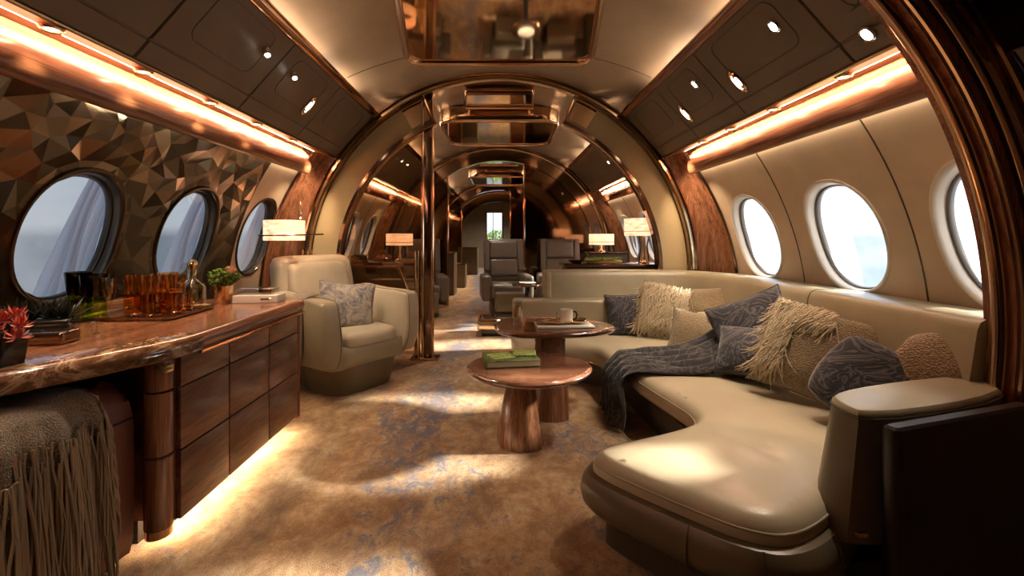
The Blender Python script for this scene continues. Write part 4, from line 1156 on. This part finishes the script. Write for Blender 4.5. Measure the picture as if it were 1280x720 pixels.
def rose(bm, c, r, rnd, n=16):
    for i in range(n):
        a = i*2.4; t = i/n; rr = r*(.25+.75*t)
        def f(u, v):
            w = (u-.5)*1.6; h = v
            rad_ = rr*(.35+.65*h); return (c[0]+rad_*cos(a+w), c[1]+rad_*sin(a+w), c[2]+r*.9*h*(1.1-.6*t)-.2*r*t+.15*r*(1-(2*u-1)**2)*h)
        gridsurf(bm, 5, 4, f)
b = B(); rose(b, (.045, .0, .170), .032, rnd); rose(b, (.015, .02, .180), .024, rnd, 12); obj('blush_rose', b, blush, e)
# white box with clear lid
e = thing('white_box', 'white tissue box with clear lid at far end of the worktop', 'box', (-1.37, 2.47, TOP), rad(6))
b = B(); box(b, (0, 0, .022), (.24, .12, .044), .006); obj('base_box', b, white, e)
b = B(); box(b, (-.01, 0, .062), (.20, .10, .034), .008); obj('clear_lid', b, clear, e)
b = B(); box(b, (.06, -.062, .022), (.06, .003, .012), .001); obj('label_plate', b, chrome, e)
# potted dark succulents
e = thing('succulent_planter', 'dark spiky succulents in a low planter at the left end', 'plant', (-1.80, 1.60, TOP), rad(30))
b = B(); box(b, (0, 0, .030), (.34, .13, .06), .012); obj('planter', b, black, e)
rnd = random.Random(9); b = B()
for k in range(7):
    cx, cy = -.14+.047*k, rnd.uniform(-.02, .02)
    for i in range(22):
        a = rnd.uniform(0, 2*pi); el = rnd.uniform(.35, 1.4); L = rnd.uniform(.06, .10); d = Vector((cos(a)*cos(el), sin(a)*cos(el), sin(el))); s_ = d.cross(Vector((0, 0, 1))).normalized()*.009; p = Vector((cx, cy, .055)); up = s_.cross(d).normalized()*.003
        v = [b.verts.new(q) for q in (p-s_*.6, p+d*L*.45-s_, p+d*L+up*3, p+d*L*.45+s_, p+s_*.6, p+d*L*.4-up*1.5)]
        b.faces.new((v[0], v[1], v[5])); b.faces.new((v[1], v[2], v[5])); b.faces.new((v[2], v[3], v[5])); b.faces.new((v[3], v[4], v[5])); b.faces.new((v[0], v[1], v[2], v[3], v[4]))
obj('spiky_leaves', b, leaf_d, e, smooth=False)
# pink flower in square pot
e = thing('flower_pot', 'coral pink flowers in a dark square pot at the near left end', 'plant', (-1.43, 1.24, TOP))
b = B(); loft(b, [(rrect(.07, .07, .01), 0), (rrect(.09, .09, .012), .085), (rrect(.078, .078, .01), .085), (rrect(.07, .07, .01), .07)]); obj('pot', b, black, e)
rnd = random.Random(5); b = B()
for k, c in enumerate([(0, 0, .125), (.045, .01, .11), (-.04, .02, .12), (.02, -.035, .10), (.0, .04, .135), (.065, -.02, .085)]):
    for i in range(26):
        a = rnd.uniform(0, 2*pi); el = rnd.uniform(-.3, 1.4); L = rnd.uniform(.026, .042); d = Vector((cos(a)*cos(el), sin(a)*cos(el), sin(el))); s_ = d.cross(Vector((0, 0, 1))).normalized()*.006; p = Vector(c)
        up = s_.cross(d).normalized()*.004
        v = [b.verts.new(q) for q in (p, p+d*L*.6-s_, p+d*L+up*1.5, p+d*L*.6+s_)]; b.faces.new(v)
obj('pink_petals', b, petal, e, smooth=False)
b = B()
for i in range(5): a = i*1.3; tube(b, [(0, 0, .05), (.03*cos(a), .03*sin(a), .11)], .002, 5)
obj('stems', b, leaf_d, e)
# dark lacquer box
e = thing('lacquer_box', 'dark brown lacquer box between pink flowers and the tray', 'box', (-1.60, 1.50, TOP), rad(12))
b = B(); box(b, (0, 0, .022), (.20, .09, .044), .012, 4); obj('body', b, bronze, e)
b = B(); box(b, (0, -.046, .024), (.18, .002, .003)); obj('lid_line', b, gold, e)

# ------------------------------------------------------------------ lamps
def shade_lamp(loc, r, h, label, base='legs', hb=.3, lit=1, sc=1):
    e = thing('table_lamp', label, 'lamp', loc)
    z0 = hb
    b = B(); prof = []
    nb = 5
    for k in range(nb):
        a, c = z0+h*k/nb, z0+h*(k+1)/nb; prof += [(r*.985, a+.001), (r, a+.004), (r, c-.004), (r*.985, c-.001)]
    prof2 = [(r*.97, q) for _, q in prof[::-1]]
    lathe(b, prof+prof2[:1]+prof2[-1:], seg=48, cap=False); obj('lamp_shade', b, shade_m, e)
    b = B(); tube(b, [(r*1.01*cos(2*pi*i/40), r*1.01*sin(2*pi*i/40), z0+h*.25) for i in range(40)], .003, 5, closed=True); obj('shade_band', b, bronze, e)
    if base == 'legs':
        b = B(); lathe(b, [(0, 0), (.055*sc, 0), (.055*sc, .012), (.022*sc, .03), (.014*sc, hb*.5), (.012*sc, hb+.01), (0, hb+.01)], seg=24, cap=False); obj('stand', b, gold, e)
        for s_ in (-1, 1): b = B(); tube(b, [(s_*.05*sc, 0, .01), (s_*.03*sc, 0, hb*.6), (s_*.05*sc, 0, hb+.02)], .006, 8); obj('stand_rod', b, bronze, e)
    return e
# consoles behind the arch
e = thing('console', 'low dark console behind the far sofa back', 'console', (1.12, 4.28, 0))
b = B(); box(b, (0, 0, .42), (.95, .30, .84), .01); obj('body', b, darkbase, e)
b = B(); box(b, (0, 0, .855), (1.0, .34, .03), .008); obj('top', b, bronze, e)
shade_lamp((1.435, 4.28, .87), .19, .17, 'glowing pleated table lamp on console right of the tall arch', hb=.27)
bpy.context.view_layer.update()
e = thing('moss_planter', 'low planter of green moss beside the right console lamp', 'plant', (1.02, 4.25, .87))
b = B(); box(b, (0, 0, .015), (.36, .10, .03), .006); obj('trough', b, gold, e)
b = B(); rnd = random.Random(8)
for i in range(500):
    p = Vector((rnd.uniform(-.17, .17), rnd.uniform(-.04, .04), .03)); d = Vector((rnd.gauss(0, .012), rnd.gauss(0, .012), rnd.uniform(.012, .035))); s_ = Vector((.003, .002, 0))
    b.faces.new([b.verts.new(p-s_), b.verts.new(p+s_), b.verts.new(p+d)])
obj('moss', b, brt, e, smooth=False)
e = thing('bowl', 'dark shallow bowl at left end of the right console', 'bowl', (.76, 4.25, .87)); b = B(); lathe(b, [(0, 0), (.04, 0), (.085, .03), (.082, .03), (.035, .006), (0, .006)], seg=32, cap=False); obj('dish', b, bronze, e)
# desk behind the glass on the left
e = thing('desk', 'dark desk behind the tinted glass partition', 'desk', (-1.20, 4.36, 0))
b = B(); box(b, (0, 0, .865), (.86, .44, .035), .012); obj('desktop', b, bronze, e)
b = B(); box(b, (-.08, .05, .62), (.62, .03, .46)); obj('front_panel', b, olive, e)
for x in (-.36, ): b = B(); box(b, (x, 0, .42), (.05, .36, .85), .01); obj('leg', b, olive, e)
b = B(); tube(b, [(.20, -.12, .85), (.34, -.10, .45), (.38, -.10, .0)], .02, 10); obj('leg', b, gold, e)
shade_lamp((-1.02, 4.42, .883), .135, .12, 'small glowing lamp on desk behind the glass partition', hb=.16, sc=.8)
e = thing('flower_bowl', 'bowl of cream roses on the desk behind the glass', 'flowers', (-1.14, 4.27, .883)); b = B(); lathe(b, [(0, 0), (.03, 0), (.06, .035), (.055, .035), (.026, .006), (0, .006)], seg=28, cap=False); obj('bowl', b, chrome, e)
b = B(); rnd = random.Random(1)
for c in ((0, 0, .04), (-.05, 0, .035), (.05, .01, .04), (.0, -.03, .035)): rose(b, c, .032, rnd, 12)
obj('roses', b, blush, e)
e = thing('tissue_box', 'chrome tissue box on left end of the glassed desk', 'box', (-1.36, 4.20, .883), rad(15)); b = B(); box(b, (0, 0, .035), (.16, .08, .07), .015); obj('case', b, chrome, e); b = B(); box(b, (0, 0, .072), (.10, .03, .004), .001); obj('slot', b, black, e)
e = thing('book_stack', 'grey closed book lying on the glassed desk at right', 'book', (-.90, 4.28, .883)); b = B(); box(b, (0, 0, .015), (.16, .12, .03), .003); obj('cover', b, graylea, e); b = B(); box(b, (.002, -.001, .015), (.157, .121, .022)); obj('pages', b, paper, e)
# hanging wall lamp at left
e = thing('wall_lamp', 'glowing pleated wall lamp on the walnut return at left', 'lamp', (-1.70, 3.42, 1.10))
b = B(); r, h = .15, .16; prof = []
for k in range(5): a, c = h*k/5, h*(k+1)/5; prof += [(r*.985, a+.001), (r, a+.004), (r, c-.004), (r*.985, c-.001)]
lathe(b, prof+[(r*.97, h-.001), (r*.97, .001)], seg=48, cap=False); obj('lamp_shade', b, shade_m, e)
b = B(); tube(b, [(-.15, -.1, .04), (.0, -.17, .04), (.20, -.1, .045), (.30, .02, .05)], .006, 8); obj('rod', b, bronze, e)
b = B(); tube(b, [(.10, .05, .15), (.10, .08, .26), (.07, .12, .31), (.02, .20, .31)], .005, 8); obj('bracket', b, chrome, e)
b = B(); tube(b, [(0, 0, .02), (0, .15, .05), (-.02, .36, .05)], .008, 8); obj('wall_arm', b, bronze, e)

# ------------------------------------------------------------------ recliners beyond
def recliner(loc, rz, label):
    e = thing('recliner', label, 'armchair', loc, rz, 'grey leather recliners beyond the arch')
    b = B(); box(b, (0, .02, .13), (.46, .46, .26), .03); obj('base', b, darkbase, e)
    b = B(); box(b, (0, -.02, .36), (.50, .56, .20), .06, 4); obj('seat', b, graylea, e)
    for s_ in (-1, 1): b = B(); box(b, (s_*.30, .03, .40), (.14, .60, .36), .05, 4); obj('armrest', b, graylea, e)
    M = Matrix.Translation((0, .30, .42)) @ Matrix.Rotation(rad(-14), 4, 'X')
    b = B(); box(b, (0, 0, .34), (.60, .17, .70), .082, 6, M); obj('backrest', b, graylea, e)
    b = B(); box(b, (0, -.09, .50), (.42, .08, .26), .035, 4, M); obj('headrest', b, graylea, e)
    b = B(); box(b, (0, -.09, .22), (.42, .08, .26), .035, 4, M); obj('back_cushion', b, graylea, e)
    for s_ in (-1, 1): b = B(); box(b, (s_*.26, -.07, .42), (.09, .12, .50), .03, 3, M); obj('side_wing', b, graylea, e)
    b = B(); box(b, (0, -.42, .24), (.40, .20, .26), .03, 3, Matrix.Identity(4)); obj('footrest', b, olive, e)
    return e
r1 = recliner((.10, 6.35, 0), rad(6), 'grey leather recliner facing the camera in middle of the aisle beyond arch')
dup(r1, (.93, 6.45, 0), rad(-4), 'grey leather recliner showing only its top above the far sofa back')
dup(r1, (-1.12, 6.2, 0), rad(14), 'grey leather recliner left of the aisle, behind glass partition')
e = thing('side_table', 'small dark pedestal table beside the recliner', 'table', (.36, 5.55, 0)); b = B(); lathe(b, [(.0, 0), (.10, 0), (.10, .01), (.035, .03), (.03, .50), (0, .5)], seg=28, cap=False); obj('pedestal', b, black, e)
b = B(); lathe(b, [(0, .50), (.20, .505), (.205, .52), (.195, .53), (0, .53)], seg=36, cap=False); obj('tabletop', b, bronze, e)
e = thing('plate', 'pale plate on small dark pedestal table', 'plate', (.36, 5.55, .53)); b = B(); lathe(b, [(0, 0), (.05, 0), (.11, .014), (.108, .017), (.05, .004), (0, .004)], seg=32, cap=False); obj('dish', b, white, e)
e = thing('low_table', 'low mirrored glass table on carpet beyond the coffee tables', 'table', (.0, 5.05, 0)); b = B(); box(b, (0, 0, .13), (.50, .34, .13), .03, 4); obj('mirrored_body', b, mirror, e)
b = B(); box(b, (0, 0, .03), (.40, .26, .06)); obj('foot', b, black, e)
shade_lamp((1.30, 7.9-.0, .9), .19, .17, 'small glowing lamp past the second arch', hb=.2) if False else None
e = shade_lamp((1.42, 6.0, .92), .17, .15, 'small glowing lamp above the far right recliner', hb=.10)
e = thing('side_cabinet', 'dark side cabinet holding the small far lamp', 'cabinet', (1.5, 6.05, 0))
e.location = (1.50, 6.05, 0); b = B(); box(b, (0, 0, .45), (.5, .26, .90), .01); obj('body', b, darkbase, e); b = B(); box(b, (0, 0, .91), (.54, .30, .02), .005); obj('top', b, bronze, e)
for (x, y, w, d, h, L) in ((-1.12, 8.6, .5, .6, .80, 'tall dark cabinet just past the far doorway'), (-.92, 9.8, .34, .5, .52, 'lower brown cabinet further along the far corridor'), (1.1, 9.2, .6, .6, .7, 'dark cabinet right of the far corridor'), (-1.0, 13.2, .7, .8, .8, 'furthest dark cabinet near the end wall'), (.9, 13.5, .7, .6, .9, 'dark cabinet right of the end door')):
    e = thing('cabinet', L, 'cabinet', (x, y, 0)); b = B(); box(b, (0, 0, h/2), (w, d, h), .01); obj('body', b, olive, e); b = B(); box(b, (0, 0, h+.01), (w+.03, d+.03, .02), .004); obj('top', b, bronze, e)
    b = B(); box(b, (0, -d/2-.006, h/2), (w-.06, .012, h-.08), .004); dd = obj('door', b, olive, e); b = B(); tube(b, [(w*.3, -d/2-.03, h*.45), (w*.3, -d/2-.03, h*.6)], .006, 6); obj('handle', b, gold, dd)

# ------------------------------------------------------------------ lights
def spot(name, loc, to, power, size, blend=.5, c=(1, .82, .6), r=.03):
    l = bpy.data.lights.new(name, 'SPOT'); l.energy = power; l.spot_size = rad(size); l.spot_blend = blend; l.color = c; l.shadow_soft_size = r
    o = bpy.data.objects.new(name, l); C.objects.link(o); o.location = loc; o.rotation_euler = (Vector(to)-Vector(loc)).to_track_quat('-Z', 'Y').to_euler(); return o
W = (1, .84, .65)
spot('reading_and_fill_spot', (1.36, 1.72, 1.90), (.95, 1.50, .3), 30, 40, .8, W)
spot('reading_and_fill_spot', (1.24, 2.0, 2.02), (.85, 2.15, .35), 30, 62, .8, W)
spot('reading_and_fill_spot', (1.30, 2.45, 1.98), (1.15, 2.6, .4), 26, 62, .8, W)
spot('reading_and_fill_spot', (1.22, 2.78, 2.04), (1.0, 3.3, .35), 26, 62, .8, W)
spot('reading_and_fill_spot', (1.30, 3.10, 1.97), (1.25, 3.35, .5), 14, 60, .8, W)
spot('reading_and_fill_spot', (-1.20, 2.30, 2.05), (-.45, 2.6, 0), 30, 60, .9, W)
spot('reading_and_fill_spot', (-1.20, 2.62, 2.05), (-1.30, 3.45, .8), 34, 46, .8, W)
spot('reading_and_fill_spot', (-1.30, 2.98, 1.95), (-.8, 3.3, .45), 18, 50, .8, W)
spot('reading_and_fill_spot', (-1.25, 1.45, 2.02), (-1.25, 1.25, .6), 14, 36, .9, W)  # added fill to brighten bench and throw; the bin has no fitting here
spot('reading_and_fill_spot', (-.0, 4.75, 2.42), (-.2, 4.6, 0), 60, 80, .9, W)  # added fill over the aisle beyond the arch, no fitting behind it
spot('reading_and_fill_spot', (.0, 6.5, 2.45), (.1, 6.1, .4), 40, 80, .9, W)  # another added fill above the recliner, not tied to any fitting
spot('reading_and_fill_spot', (0, 9.6, 2.3), (-.2, 9.4, 0), 190, 120, .9, W)  # added fill for the dark section past the far doorway; no fixture
spot('reading_and_fill_spot', (0, 13.2, 2.3), (-.2, 13.6, 0), 260, 140, .9, W)  # added fill brightening the far end, no lamp stands here
for i, y in enumerate([1.50, 1.89, 2.33, 2.77]): spot('cove_and_fill_spot', (-1.555, y, 1.84), (-1.62, y, .7), 13, 70, .8, (1, .72, .42), .015)
for i, y in enumerate([1.95, 2.45, 2.90, 3.30]): spot('cove_and_fill_spot', (1.555, y, 1.84), (1.50, y, .6), 4, 70, .8, (1, .72, .42), .015)
for s_ in (-1, 1):  # added spots, none with a downlight of its own
    spot('cove_and_fill_spot', (s_*1.46, 3.66, 1.82), (s_*1.86, 3.82, 1.2), 26, 80, .9, (1, .70, .46), .03)  # put in to brighten the walnut returns beside the tall arch
    spot('cove_and_fill_spot', (s_*1.50, 6.4, 1.80), (s_*1.88, 6.9, 1.1), 16, 90, .9, (1, .70, .46), .03)  # this and the next two are added fill between the arches
    spot('cove_and_fill_spot', (s_*1.50, 4.5, 1.80), (s_*1.9, 4.25, 1.1), 10, 90, .9, (1, .70, .46), .03)
    spot('cove_and_fill_spot', (s_*1.50, 5.4, 1.80), (s_*1.7, 5.4, .9), 14, 100, .9, (1, .70, .46), .03)
su = bpy.data.lights.new('sun', 'SUN'); su.energy = 14; su.angle = rad(4); su.color = (1, .89, .74)
o = bpy.data.objects.new('sun', su); C.objects.link(o); d = Vector((-1, -.12, -.50)).normalized(); o.rotation_euler = d.to_track_quat('-Z', 'Y').to_euler()

w = bpy.data.worlds.new('sky'); bpy.context.scene.world = w; w.use_nodes = True; nt = w.node_tree
bg = nt.nodes['Background']; tc = nt.nodes.new('ShaderNodeTexCoord'); sx = nt.nodes.new('ShaderNodeSeparateXYZ'); nt.links.new(tc.outputs['Generated'], sx.inputs[0])
cz_ = ramp(nt, sx.outputs[2], [(.0, (.26, .31, .38)), (.02, (.62, .68, .76)), (.35, (.42, .56, .80))])
nz2 = tex_noise(nt, tc.outputs['Generated'], 3, 5)
cl_ = ramp(nt, nz2, [(.42, (0, 0, 0)), (.65, (.7, .7, .7))])
cc_ = mixc(nt, cl_, cz_, (.85, .88, .92)); nt.links.new(cc_, bg.inputs[0])
mr = nt.nodes.new('ShaderNodeMapRange'); mr.inputs[1].default_value = -.5; mr.inputs[2].default_value = .6; mr.inputs[3].default_value = .42; mr.inputs[4].default_value = 1.9
nt.links.new(sx.outputs[0], mr.inputs[0]); nt.links.new(mr.outputs[0], bg.inputs[1])

# ------------------------------------------------------------------ camera
cam = bpy.data.cameras.new('camera'); co = bpy.data.objects.new('camera', cam); C.objects.link(co)
co.location = (0, 0, CAMZ); co.rotation_euler = (rad(90), 0, 0)
cam.sensor_width = 36; cam.lens = 540/1280*36; cam.shift_x = .0125; cam.shift_y = -.05; cam.clip_start = .02
sc = bpy.context.scene; sc.camera = co
vs_ = sc.view_settings; vs_.view_transform = 'Standard'; vs_.look = 'None'; vs_.gamma = 1; vs_.use_curve_mapping = False; vs_.exposure = .75
